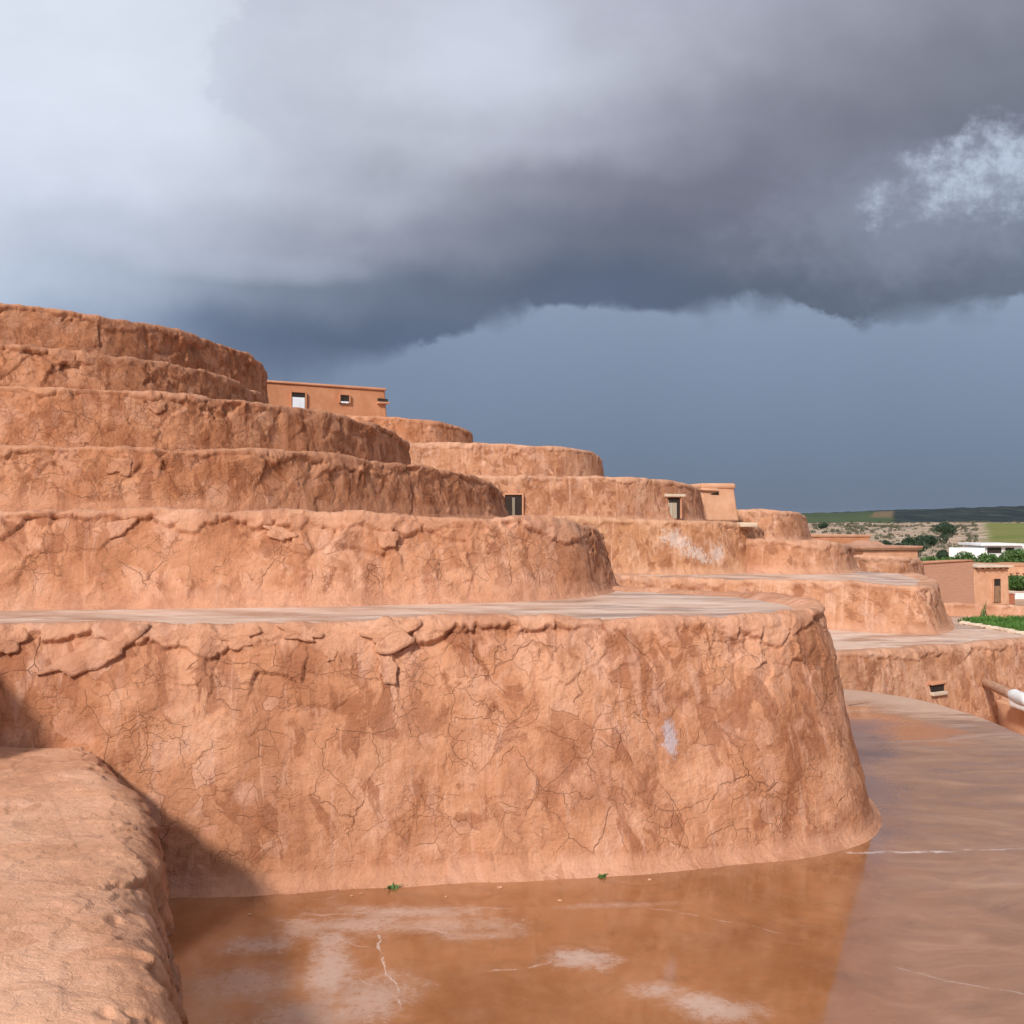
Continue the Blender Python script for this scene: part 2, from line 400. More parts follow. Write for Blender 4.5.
    pool = t.rng(t.ellipse(x, y, 5.55, 14.4, .95, 1.2, .3, warp=t.m('MULTIPLY', t.m('SUBTRACT', rock, .5), 1.6)), 0., .4)
    base = t.mix(t.m('MULTIPLY', pool, .9), base, (.46, .17, .055))
    base = t.mix(t.m('MULTIPLY', t.rng(t.m('MULTIPLY', t.noise(p, 9, 2), 1.), .72, .78), .5), base, (.16, .08, .05))
    dry = t.m('MAXIMUM', t.m('MULTIPLY', bloom, .8), rim)
    r0 = t.rng(t.noise(t.vm('MULTIPLY', p, (1, 1.6, 1)), 1.3, 6, .7, .4), .38, .62, .05, .20)
    rough = t.m('ADD', t.m('ADD', r0, t.m('MULTIPLY', dry, .4)), t.m('MULTIPLY', t.m('MULTIPLY', grey, t.m('SUBTRACT', 1., t.m('MULTIPLY', pool, .3))), t.rng(st, .3, .7, .22, .50)))
    h = t.m('ADD', t.m('MULTIPLY', n3, .35), t.m('MULTIPLY', t.noise(p, 55, 3, .6), .12))
    h = t.m('ADD', t.m('MULTIPLY', h, t.m('ADD', .12, t.m('MULTIPLY', dry, .6))), t.m('MULTIPLY', n2, .12))
    return finish(m, t, base, rough, t.bump(h, .010, .5), **{'IOR': 1.5, 'Specular IOR Level': .6, 'Coat Weight': t.m('SUBTRACT', t.m('SUBTRACT', 1., dry), t.m('MULTIPLY', grey, t.rng(n2, .3, .6, .65, 1.05)), clamp=True), 'Coat Roughness': .05, 'Coat IOR': 1.33})
M['wet_floor'] = wet_floor_mat()

def leaf_mat(name, c1, c2):
    m, t = new_mat(name); geo = t.n('ShaderNodeNewGeometry')
    f = t.noise(geo.outputs['Position'], 1.3, 4, .7)
    c = t.mix(t.rng(f, .35, .65), c1, c2)
    return finish(m, t, c, .6, None, **{'Specular IOR Level': .3})
M['leaf'] = leaf_mat('green_leaves', (.04, .09, .018), (.10, .18, .045))
M['leaf_dark'] = leaf_mat('dark_leaves', (.022, .040, .020), (.045, .075, .035))
M['scrub'] = leaf_mat('scrub_leaves', (.05, .06, .035), (.17, .15, .085))
M['grass'] = leaf_mat('grass_blades', (.045, .12, .015), (.11, .22, .04))

def ground_mat():
    m, t = new_mat('ground_earth'); geo = t.n('ShaderNodeNewGeometry'); p = geo.outputs['Position']
    x, y, z = t.xyz(p)[:3]
    n1 = t.noise(p, .035, 6, .65); n2 = t.noise(p, .16, 6, .7); n3 = t.noise(p, .6, 4, .7)
    tan = t.ramp(n2, [(.30, (.20, .15, .10)), (.45, (.34, .25, .17)), (.55, (.46, .34, .25)), (.68, (.60, .48, .38))])
    tan = t.mix(t.m('MULTIPLY', t.rng(n1, .48, .62), .45), tan, (.42, .24, .15))
    tan = t.mix(t.m('MULTIPLY', t.rng(n3, .56, .66), .6), tan, (.09, .085, .05))
    near = t.mix(t.rng(n3, .35, .65), (.44, .25, .16), (.52, .32, .22))
    base = t.mix(t.rng(y, 95, 130), near, tan)
    # cultivated field on the slope
    fld = t.m('SUBTRACT', x, t.m('ADD', t.m('MULTIPLY', y, .470), t.m('MULTIPLY', t.m('SUBTRACT', n2, .5), 14.)))
    fld = t.m('MULTIPLY', t.m('MULTIPLY', t.rng(fld, -1., 3.), t.rng(y, 235, 250)), t.rng(y, 470, 455))
    strip = t.noise(t.vm('MULTIPLY', p, (.012, .09, 1.)), 1., 3)
    base = t.mix(fld, base, t.mix(t.rng(strip, .4, .6), (.15, .17, .045), (.20, .195, .065)))
    # wooded ridge with clearings, cloud shadow painted into its dark colour
    f1 = t.noise(t.vm('MULTIPLY', p, (.004, .0016, .02)), 1., 6, .68)
    ridge = t.ramp(f1, [(.35, (.012, .022, .022)), (.55, (.020, .032, .030)), (.63, (.045, .055, .045)), (.70, (.13, .12, .10))])
    f2 = t.noise(t.vm('MULTIPLY', p, (.03, .004, .1)), 1., 6, .75)
    ridge = t.mix(t.m('MULTIPLY', t.rng(f2, .52, .60), .6), ridge, (.10, .10, .08))
    ridge = t.mix(t.m('MULTIPLY', t.rng(f2, .48, .42), .8), ridge, (.006, .012, .016))
    xr = t.m('SUBTRACT', x, t.m('MULTIPLY', y, .38))
    g = t.m('MULTIPLY', t.rng(t.m('ADD', xr, t.m('MULTIPLY', t.m('SUBTRACT', f1, .5), 60.)), 8., -4.), t.rng(t.m('ABSOLUTE', t.m('SUBTRACT', y, 2050.)), 520., 420.))
    stripe = t.noise(t.vm('MULTIPLY', p, (.002, .006, 0.)), 1., 3, .6)
    gc = t.ramp(stripe, [(.35, (.035, .055, .022)), (.52, (.075, .10, .04)), (.66, (.05, .075, .028))])
    gc = t.mix(t.m('MULTIPLY', t.rng(xr, -48., -38.), t.rng(y, 1950, 2050)), gc, (.17, .115, .06))
    ridge = t.mix(g, ridge, gc)
    base = t.mix(t.rng(y, 620, 800), base, ridge)
    return finish(m, t, base, .95, t.bump(n3, .35, .6), **{'Specular IOR Level': .1})
M['ground'] = ground_mat()

# ------------------------------------------------------------------ terraces
def spline(pts, n=24):
    pts = [np.array(p, float) for p in pts]
    ext = [2 * pts[0] - pts[1]] + pts + [2 * pts[-1] - pts[-2]]
    out = []
    for i in range(1, len(ext) - 2):
        p0, p1, p2, p3 = ext[i - 1:i + 3]
        # centripetal parameters
        d = [max(np.linalg.norm(b[:2] - a[:2]) ** .5, 1e-3) for a, b in ((p0, p1), (p1, p2), (p2, p3))]
        m1 = (p2 - p1) - d[1] * ((p2 - p0) / (d[0] + d[1]) - (p1 - p0) / d[0]) if 0 else None
        m1 = (p1 - p0) / d[0] - (p2 - p0) / (d[0] + d[1]) + (p2 - p1) / d[1]
        m2 = (p2 - p1) / d[1] - (p3 - p1) / (d[1] + d[2]) + (p3 - p2) / d[2]
        m1, m2 = m1 * d[1], m2 * d[1]
        for k in range(n):
            s = k / n
            out.append((2 * s**3 - 3 * s**2 + 1) * p1 + (s**3 - 2 * s**2 + s) * m1 + (-2 * s**3 + 3 * s**2) * p2 + (s**3 - s**2) * m2)
    out.append(pts[-1]); return np.array(out)

def resample(c, ds):
    L = np.concatenate([[0], np.cumsum(np.linalg.norm(np.diff(c[:, :2], axis=0), axis=1))])
    n = max(8, int(L[-1] / ds)); s = np.linspace(0, L[-1], n)
    return np.stack([np.interp(s, L, c[:, i]) for i in range(3)], 1), s

def smooth1(a, k):
    if k < 1: return a
    ker = np.hanning(2 * k + 3)[1:-1]; ker /= ker.sum()
    pad = np.concatenate([2 * a[0] - a[k:0:-1], a, 2 * a[-1] - a[-2:-k - 2:-1]])
    return np.convolve(pad, ker, 'valid')

SURF = {}
def terrace(name, label, rim, z0, cell, mat, batter=.27, side_batter=1., Rr=.10, lip=.30, seed=0, crust=(.045, .16, .16), rough=1., plates=1.,
            back=None, floor_mat=None, skirt=.16, group='mud terraces stepping up the hillside', cat='terrace', rimsag=.03, floor=True, inner=.45, lump=0., category_name='mud_terrace'):
    c, s = resample(spline(rim), cell)
    k = max(1, int(.25 / cell))
    c[:, 0] = smooth1(c[:, 0], k); c[:, 1] = smooth1(c[:, 1], k); c[:, 2] = smooth1(c[:, 2], k)
    T = np.gradient(c[:, :2], axis=0); T /= np.linalg.norm(T, axis=1)[:, None]
    for i in range(2): T[:, i] = smooth1(T[:, i], k)
    T /= np.linalg.norm(T, axis=1)[:, None]
    N = np.stack([T[:, 1], -T[:, 0]], 1)
    H = float(np.median(c[:, 2])) - z0
    # profile: (outward, height, isface)
    bo = batter * H
    pr = [(bo + skirt, -.03), (bo + skirt * .55, .012), (bo + skirt * .22, .05), (bo * .97 + .01, .13)]
    pr += [(bo * (1 - f) + Rr * .0, .13 + (H - Rr * 1.15 - .13) * f) for f in np.linspace(.12, 1, 8)]
    for a in np.linspace(0, math.pi / 2, 9)[1:]:
        pr.append((-Rr + Rr * math.cos(a), H - Rr * 1.15 + Rr * 1.15 * math.sin(a)))
    pr += [(-Rr - lip * .5, H - .006), (-Rr - lip, H - .03), (-Rr - inner, H - .10)]
    pr = np.array(pr)
    pl = np.concatenate([[0], np.cumsum(np.linalg.norm(np.diff(pr, axis=0), axis=1))])
    nt = max(10, int(pl[-1] / cell)); tt = np.linspace(0, pl[-1], nt)
    po = np.interp(tt, pl, pr[:, 0]); pz = np.interp(tt, pl, pr[:, 1])
    ttop = pl[12 + 3]                                   # arc length near the outer shoulder
    S, Tt = np.meshgrid(s, tt, indexing='ij')
    O = np.broadcast_to(po, S.shape); Z = np.broadcast_to(pz, S.shape)
    O = np.where(O > 0, O * (1 - (1 - side_batter) * np.clip(N[:, 0], 0, 1)[:, None]), O)
    Hs = (c[:, 2] - z0)[:, None]
    # slow in/out meander of the whole face
    me = .07 * rough * fbm(S * .55, Tt * .3, S * 0, seed, 3)
    X = c[:, 0][:, None] + N[:, 0][:, None] * (O + me); Y = c[:, 1][:, None] + N[:, 1][:, None] * (O + me)
    ZZ = z0 + Z / H * Hs + rimsag * fbm(S * .8, S * 0, S * 0, seed + 3, 4) * sstep(H * .5, H, Z)
    V3 = np.stack([X, Y, ZZ], -1)
    def normals(V):
        du = np.gradient(V, axis=0); dv = np.gradient(V, axis=1)
        n = np.cross(du, dv); return n / (np.linalg.norm(n, axis=-1, keepdims=True) + 1e-9)
    n = normals(V3)
    tau = ttop - Tt
    wS = S + .10 * fbm(S * 3, Tt * 3, S * 0, seed + 31, 4); wT = Tt + .10 * fbm(S * 3, Tt * 3, S * 0 + 5, seed + 32, 4)
    depth0, evar, ch = crust[1], crust[2], crust[0]
    f1, f2, cid, cx, cy = voro(wS * 2.6, wT * 0 + seed * 1.7, seed + 40)
    E = depth0 + evar * (fbm(S * .9, S * 0, S * 0, seed + 50, 3) * 1.3 + .55 * (cid - .5)) - .10 * f1 + .05 * fbm(S * 6, Tt * 4, S * 0, seed + 51, 3)
    E = E + .022 * fbm(S * 16, Tt * 9, S * 0, seed + 52, 3) - .05 * sstep(.10, .0, f2 - f1)
    E = np.maximum(E, .015)
    C = sstep(.006 + cell * .45, -.006 - cell * .45, tau - E)
    curl = np.exp(-np.clip(E - tau, 0, 9) / .055) * C
    has = sstep(-.45, .05, fbm(S * .7, S * 0 + 9, S * 0, seed + 60, 2))     # where the cap lifts
    D = ch * C * (.10 + .70 * has) + ch * .12 * curl * has
    # undercut shadow line just under the cap
    D -= ch * .45 * np.exp(-((tau - E - .02) / .022) ** 2) * has
    # tilted plates of peeling plaster, strongest under the cap
    for q, (fr, am, jt) in enumerate(((3.0, .068, 1), (6.5, .036, 1), (1.5, .07, 1))):
        a1, a2, ci, ax, ay = voro(wS * fr + seed, wT * fr * .9, seed + 70 + q)
        an = rnd(np.floor(ci * 9973), np.full(ci.shape, 3)) * 6.283
        tilt = (ax * np.cos(an) + ay * np.sin(an)) * (ci > .35) - .25 * sstep(.06, .0, a2 - a1)
        zone = np.exp(-np.clip(tau - E, 0, 9) / .34) * .9 + .12
        zone = zone * sstep(-.25, .3, fbm(S * 1.1, Tt * 1.1, S * 0, seed + 80 + q, 3))
        D += am * tilt * zone * (1 - .75 * C) * plates * rough
    fade = sstep(0, .14, Tt) * (1 - .0 * S)
    D += (.030 * fbm(S * 1.7, Tt * 1.7, S * 0, seed + 90, 3) + .014 * fbm(S * 6, Tt * 6, S * 0, seed + 91, 4)) * rough * (.45 + .55 * fade)
    crumb = 1 - np.abs(fbm(wS * 5, wT * 8, S * 0, seed + 93, 4)) * 2.2
    D += .016 * rough * crumb * np.exp(-np.abs(tau - .10) / .22) * sstep(-.3, .2, fbm(S * 1.6, S * 0, S * 0, seed + 94, 3))
    if lump:
        r = 1 - np.abs(fbm(wS * 1.3, wT * 3.2, S * 0, seed + 95, 4)) * 2
        D += lump * r * sstep(-.2, .3, tau + .25)
        D += lump * .7 * (1 - np.abs(fbm(wS * 4, wT * 8, S * 0, seed + 96, 4)) * 2)
    D *= (1 - sstep(H - .03, H - .08, Z) * (Tt > ttop)) * fade + .15 * (1 - fade)
    V3 = V3 + n * D[..., None]
    ns, ntt = S.shape
    idx = np.arange(ns * ntt).reshape(ns, ntt)
    F = np.stack([idx[:-1, :-1], idx[1:, :-1], idx[1:, 1:], idx[:-1, 1:]], -1).reshape(-1, 4)
    base = empty(name if not category_name else category_name, (float(c[len(c) // 2, 0]), float(c[len(c) // 2, 1]), z0), label, cat, group)
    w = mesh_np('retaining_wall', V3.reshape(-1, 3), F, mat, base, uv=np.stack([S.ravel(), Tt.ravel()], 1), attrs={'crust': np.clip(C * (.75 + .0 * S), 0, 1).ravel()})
    SURF[name] = (V3, n, w, base)
    if floor:
        ip = c[::max(1, int(.15 / cell))]; Ni = N[::max(1, int(.15 / cell))]
        off = -(Rr + lip * .85)
        poly = [(a[0] + b[0] * off, a[1] + b[1] * off, a[2] - .024 - .0) for a, b in zip(ip, Ni)]
        zb = poly[-1][2]
        for q in (back or []): poly.append((q[0], q[1], zb if len(q) < 3 else q[2]))
        tri = tessellate_polygon([[Vector((a, b, 0)) for a, b, _ in poly]])
        fo = mesh_np('terrace_floor', poly, [tuple(x) for x in tri], floor_mat or M['terrace_floor'], base, smooth=False)
    return base

def px(p, z=None, D=None):
    """(px, py) seen on a rim of known height -> point"""
    if D is None: D = (z - CAM_H) / ((520 - p[1]) / 1000)
    return P(p[0], p[1], D)

G = 'mud terraces stepping up the hillside'
RIM = lambda L: [P(*a) for a in L]
# lowest, nearest terrace (its outline is known in plan)
z1 = 2.09
terrace('t1', 'largest, nearest mud terrace, its peeling cracked face rising straight from the wet floor',
        [(-8.5, 8.0, z1), (-6.8, 8.15, z1), (-4.5, 8.38, z1), (-2.4, 8.62, z1), (-.9, 8.86, z1), (.6, 9.05, z1), (1.7, 9.26, z1), (2.45, 9.46, z1), (2.98, 9.82, z1), (3.24, 10.4, z1), (3.28, 11.2, z1), (3.0, 12.1, z1), (2.2, 12.9, z1), (1.2, 13.5, z1), (0.2, 13.8, z1)],
        0., .0125, M['mud'], batter=.265, side_batter=.78, Rr=.085, lip=.13, seed=3, crust=(.042, .15, .15), back=[(0, 16), (-4, 22), (-14, 22), (-14, 8.2)], skirt=.20)
terrace('t2', 'second mud terrace up on the left, standing on the long pale wet ledge',
        RIM([(-360, 510, 10.3), (-150, 510.5, 10.4), (0, 511, 10.6), (150, 511.5, 10.8), (300, 513, 11.0), (430, 516, 11.4), (515, 518, 11.8), (565, 521, 12.25), (590, 526, 13.0), (597, 532, 13.9), (589, 531, 15.1), (550, 529, 16.5)]),
        2.065, .018, M['mud'], batter=.22, Rr=.06, rough=1.25, plates=1.2, lip=.2, seed=11, crust=(.045, .15, .14), back=[(0, 20), (-12, 22), (-16, 12)], skirt=.14)
terrace('t3', 'third mud terrace up on the left, its right end just beside the dark doorway',
        RIM([(-360, 446, 12.3), (-150, 446, 12.6), (0, 447, 13), (150, 448.5, 13.3), (250, 451, 13.9), (330, 455.5, 14.9), (400, 463, 16.3), (450, 472, 17.7), (483, 481, 19), (497, 488, 20.2), (497, 492, 21.8), (470, 490, 23.5)]),
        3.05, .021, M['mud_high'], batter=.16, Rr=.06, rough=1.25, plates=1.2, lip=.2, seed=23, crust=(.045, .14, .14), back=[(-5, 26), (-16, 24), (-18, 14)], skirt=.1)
terrace('t4', 'fourth mud terrace up on the left, a heart-shaped chip stuck below its rim',
        RIM([(-360, 385, 14.5), (-150, 385, 14.7), (0, 387, 15), (100, 390, 15.4), (200, 396, 16.1), (280, 404.5, 17.2), (330, 413, 18.4), (370, 423.5, 19.8), (393, 432, 21), (404, 441, 22.3), (403, 448, 24), (380, 446, 26)]),
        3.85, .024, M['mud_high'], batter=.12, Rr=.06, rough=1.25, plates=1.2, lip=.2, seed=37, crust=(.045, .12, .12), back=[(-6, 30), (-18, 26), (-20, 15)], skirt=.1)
terrace('t5', 'fifth mud terrace up on the left, narrow sliver below the topmost round one',
        RIM([(-360, 336, 16), (-150, 340, 16.4), (0, 346, 17), (100, 353, 17.7), (150, 360, 18.5), (200, 370, 19.6), (235, 382, 21), (255, 392, 22.4), (262, 400, 24), (255, 402, 26)]),
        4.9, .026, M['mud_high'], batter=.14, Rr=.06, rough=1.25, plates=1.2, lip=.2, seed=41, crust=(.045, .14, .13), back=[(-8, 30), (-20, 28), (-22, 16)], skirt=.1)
terrace('t6', 'topmost round mud terrace at the far left, dark and cracked against the clouds',
        RIM([(-360, 288, 17.4), (-150, 294, 18.1), (0, 304, 19), (100, 316, 20.1), (160, 328, 21.5), (200, 338, 22.8), (235, 350, 24.3), (256, 361, 25.8), (265, 371, 27.4), (260, 378, 29.2), (235, 380, 31)]),
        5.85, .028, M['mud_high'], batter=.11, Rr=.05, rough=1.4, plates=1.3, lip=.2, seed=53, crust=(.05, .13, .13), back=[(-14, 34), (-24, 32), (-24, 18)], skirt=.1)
# the right hand stack
GF = 'mud terraces beyond the near stack'
terrace('r1', 'long low mud terrace with flat pale floor, behind the right end of the nearest',
        RIM([(480, 575, 26), (560, 576, 25.7), (620, 577, 25.3), (700, 578, 24.9), (780, 580, 24.1), (850, 582.5, 23.1), (895, 585, 22.5), (922, 586.5, 22.35), (934, 587, 22.9), (937, 584, 24.3), (935, 579, 26.5), (915, 573, 28)]),
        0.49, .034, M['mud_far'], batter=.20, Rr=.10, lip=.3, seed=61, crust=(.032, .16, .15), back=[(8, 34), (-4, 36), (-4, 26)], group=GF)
terrace('b6', 'lime-splashed mud terrace below the small window with a pale lintel',
        RIM([(440, 517, 27.8), (525, 517.5, 27.6), (600, 518.5, 27.6), (660, 520, 27.8), (715, 522, 28.2), (747, 524, 29), (760, 528, 30), (760, 531, 31.5), (735, 530, 34)]),
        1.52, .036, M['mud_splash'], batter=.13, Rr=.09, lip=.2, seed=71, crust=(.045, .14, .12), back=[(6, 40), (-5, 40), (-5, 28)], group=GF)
terrace('b7', 'short mud terrace right of the lime-splashed one, dark stains below its rim',
        RIM([(715, 540, 30), (745, 540, 28.9), (775, 540.5, 28.2), (815, 541.5, 28.1), (838, 543.5, 28.5), (850, 546.5, 29.4), (852, 549, 31), (840, 548, 33)]),
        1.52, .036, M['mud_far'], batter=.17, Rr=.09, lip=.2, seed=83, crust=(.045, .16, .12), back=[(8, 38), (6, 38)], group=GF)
terrace('b5', 'rounded mud terrace standing highest at the right end of the far stack',
        RIM([(700, 509.5, 39), (740, 510, 38), (770, 510.5, 37.4), (792, 512, 37.8), (802, 515, 38.8), (805, 518, 40.5), (795, 518, 42.5)]),
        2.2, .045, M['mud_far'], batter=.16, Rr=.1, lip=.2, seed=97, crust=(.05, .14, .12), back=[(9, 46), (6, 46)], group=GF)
terrace('b3', 'plain mud terrace above the wall with the doorway and lintelled window',
        RIM([(370, 443, 35), (411, 443, 35.5), (480, 444, 35.6), (540, 446, 36), (575, 449, 36.8), (595, 453.5, 38), (602, 459, 39.4), (600, 462, 41)]),
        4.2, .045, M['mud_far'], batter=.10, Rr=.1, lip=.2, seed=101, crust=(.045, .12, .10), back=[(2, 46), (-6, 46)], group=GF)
terrace('b2', 'small dark-faced mud terrace just below the flat-roofed house at the top',
        RIM([(330, 414, 43), (365, 416.5, 41.8), (400, 417.5, 41.4), (430, 420.5, 41.8), (452, 425.5, 42.8), (469, 431.5, 44.2), (472, 436, 46)]),
        5.6, .045, M['mud_high'], batter=.10, Rr=.1, lip=.2, seed=113, crust=(.05, .12, .10), back=[(-2, 55), (-9, 55)], group=GF)
# the inhabited tier with door and window
house_rim = RIM([(440, 475, 30.8), (500, 476, 30.6), (560, 476, 30.8), (620, 477.5, 31.2), (658, 480, 32), (684, 483.5, 33), (697, 488, 34.2), (700, 492, 36)])
hb = terrace('b4', 'mud house tier with a dark doorway and small window under a pale lintel',
        house_rim, 2.96, .036, M['mud_far'], batter=.07, Rr=.09, lip=.2, seed=127, crust=(.045, .13, .10), back=[(6, 42), (-3, 42)], group=GF, cat='house', category_name='mud_house')

# low terrace at the right with the drain hole
terrace('t0', 'low mud terrace at right with a square drain hole in its scalloped wall',
        RIM([(560, 663, 17.4), (700, 661, 17.8), (780, 658, 18.2), (835, 654.5, 18.6), (900, 650.5, 19.2), (960, 645, 20), (1024, 640.5, 20.8), (1100, 636, 21.6), (1200, 631, 22.6)]),
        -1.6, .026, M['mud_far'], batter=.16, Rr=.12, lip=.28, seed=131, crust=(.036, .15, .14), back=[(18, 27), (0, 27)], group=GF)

# near left mound, where the camera's terrace ends
terrace('mound', 'broad rounded mud wall in the left foreground, worn pale top and rough chunky side',
        [(-3.35, 9.6, 1.17), (-3.02, 8.3, 1.17), (-2.78, 7.5, 1.165), (-2.5, 6.75, 1.155), (-2.17, 5.85, 1.15), (-1.76, 4.75, 1.15), (-1.36, 3.67, 1.15), (-1.02, 2.5, 1.15), (-.9, 1.4, 1.15), (-.9, -.5, 1.15)][::-1],
        0., .0115, M['mud_mound'], batter=.24, Rr=.27, lip=1.9, inner=2.4, seed=151, crust=(.012, .30, .15), plates=1.8, rough=1.1, skirt=.06, floor=False, lump=.032, rimsag=.03,
        group=None, cat='wall', category_name='mud_wall') if 0 else None
def mound():
    rim = [(-.60, -.5, 1.15), (-.66, 1.4, 1.15), (-.87, 2.5, 1.15), (-1.26, 3.67, 1.15), (-1.68, 4.75, 1.15), (-2.09, 5.85, 1.15), (-2.50, 6.75, 1.14), (-2.95, 7.5, 1.11), (-3.40, 8.4, 1.08), (-3.8, 9.4, 1.08)]
    cell = .0125
    c, s = resample(spline(rim), cell)
    for i in range(3): c[:, i] = smooth1(c[:, i], 20)
    T = np.gradient(c[:, :2], axis=0); T /= np.linalg.norm(T, axis=1)[:, None]
    N = np.stack([T[:, 1], -T[:, 0]], 1)                # to the right of travel = outward (+x)
    Hh = 1.15
    pr = [(.20, -.03), (.15, .02), (.11, .10)] + [(.11 * (1 - f) + .03 * f, .10 + .80 * f) for f in np.linspace(.15, 1, 6)]
    for a in np.linspace(0, math.pi / 2, 12)[1:]:
        pr.append((-.24 + .27 * math.cos(a), .90 + .23 * math.sin(a)))
    pr += [(-.8, 1.150), (-1.4, 1.16), (-2.2, 1.16), (-3.2, 1.14)]
    pr = np.array(pr); pl = np.concatenate([[0], np.cumsum(np.linalg.norm(np.diff(pr, axis=0), axis=1))])
    tt = np.arange(0, pl[-1], cell * 1.1); po = np.interp(tt, pl, pr[:, 0]); pz = np.interp(tt, pl, pr[:, 1])
    ttop = pl[10]
    S, Tt = np.meshgrid(s, tt, indexing='ij'); O = np.broadcast_to(po, S.shape); Z = np.broadcast_to(pz, S.shape)
    sd = 200
    me = .10 * fbm(S * .9, S * 0, S * 0, sd, 4)
    V3 = np.stack([c[:, 0][:, None] + N[:, 0][:, None] * (O + me), c[:, 1][:, None] + N[:, 1][:, None] * (O + me), Z + 0 * S], -1)
    du = np.gradient(V3, axis=0); dv = np.gradient(V3, axis=1); n = np.cross(du, dv); n /= np.linalg.norm(n, axis=-1, keepdims=True) + 1e-9
    tau = Tt - ttop                                     # >0 on top, <0 on the side face
    X, Y = V3[..., 0], V3[..., 1]
    w1 = .16 * fbm(X * 2.4, Y * 2.4, Z * 2.4, sd + 1, 4); w2 = .16 * fbm(X * 2.4 + 9, Y * 2.4, Z * 2.4, sd + 2, 4)
    side = sstep(.42, -.12, tau)
    D = .045 * fbm(X * 1.1, Y * 1.1, Z * 1.1, sd + 3, 3) + .008 * fbm(X * 5, Y * 5, Z * 5, sd + 4, 4)
    # overlapping tongues of mud draped over the shoulder
    for q, (fs, ft, am) in enumerate(((2.0, 1.5, .075), (4.4, 3.2, .032), (9., 7., .007))):
        a1, a2, ci, ax, ay = voro((S + w1) * fs, (Tt + w2) * ft, sd + 10 + q)
        an = (ci - .5) * 1.6 + 3.3
        D += am * (ax * np.sin(an) * .6 + ay * np.cos(an)) * (side * (.8 + .5 * (ci > .5)) + .10)
        D -= am * .35 * sstep(.07, .0, a2 - a1) * side
    rd = 1 - np.abs(fbm((S + w1) * 2.2, (Tt + w2) * 5, S * 0, sd + 20, 5)) * 2.2
    D += .018 * rd * (.2 + .8 * side)
    # long shallow terracettes across the top
    D += .014 * (1 - side) * (1 - np.abs(fbm(S * 2.6 + w1 * 4, Tt * 1.0, S * 0, sd + 21, 5)) * 2)
    pit = sstep(.42, .62, fbm(S * 5, Tt * 7, S * 0, sd + 25, 3)) * sstep(.5, .1, np.abs(tau - .0))
    D -= .035 * pit
    D *= sstep(-.02, .12, Tt)
    V3 = V3 + n * D[..., None]
    ns, nt = S.shape; idx = np.arange(ns * nt).reshape(ns, nt)
    F = np.stack([idx[:-1, :-1], idx[1:, :-1], idx[1:, 1:], idx[:-1, 1:]], -1).reshape(-1, 4)
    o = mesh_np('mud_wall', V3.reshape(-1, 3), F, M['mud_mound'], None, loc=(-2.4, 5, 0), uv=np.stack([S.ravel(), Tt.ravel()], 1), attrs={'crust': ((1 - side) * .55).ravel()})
    tag(o, 'broad rounded mud wall in the left foreground, worn pale top and rough chunky side', 'wall')
mound()
# taller buttress just outside the frame on the left: it shades the corner of the near face
bm = bmesh.new(); _a = Vector((-.36, .93, 0)).normalized(); frame_box(bm, (-4.12, 6.95, 0), (_a.y, -_a.x, 0), tuple(_a), -2.6, 0, 0, 2.4, 0, 2.30, bev=.2, taper=.06)
tag(bm_obj('mud_buttress', bm, M['mud'], loc=(-6, 8, 0)), 'tall mud buttress behind the rounded wall, left of the near terrace', 'buttress')

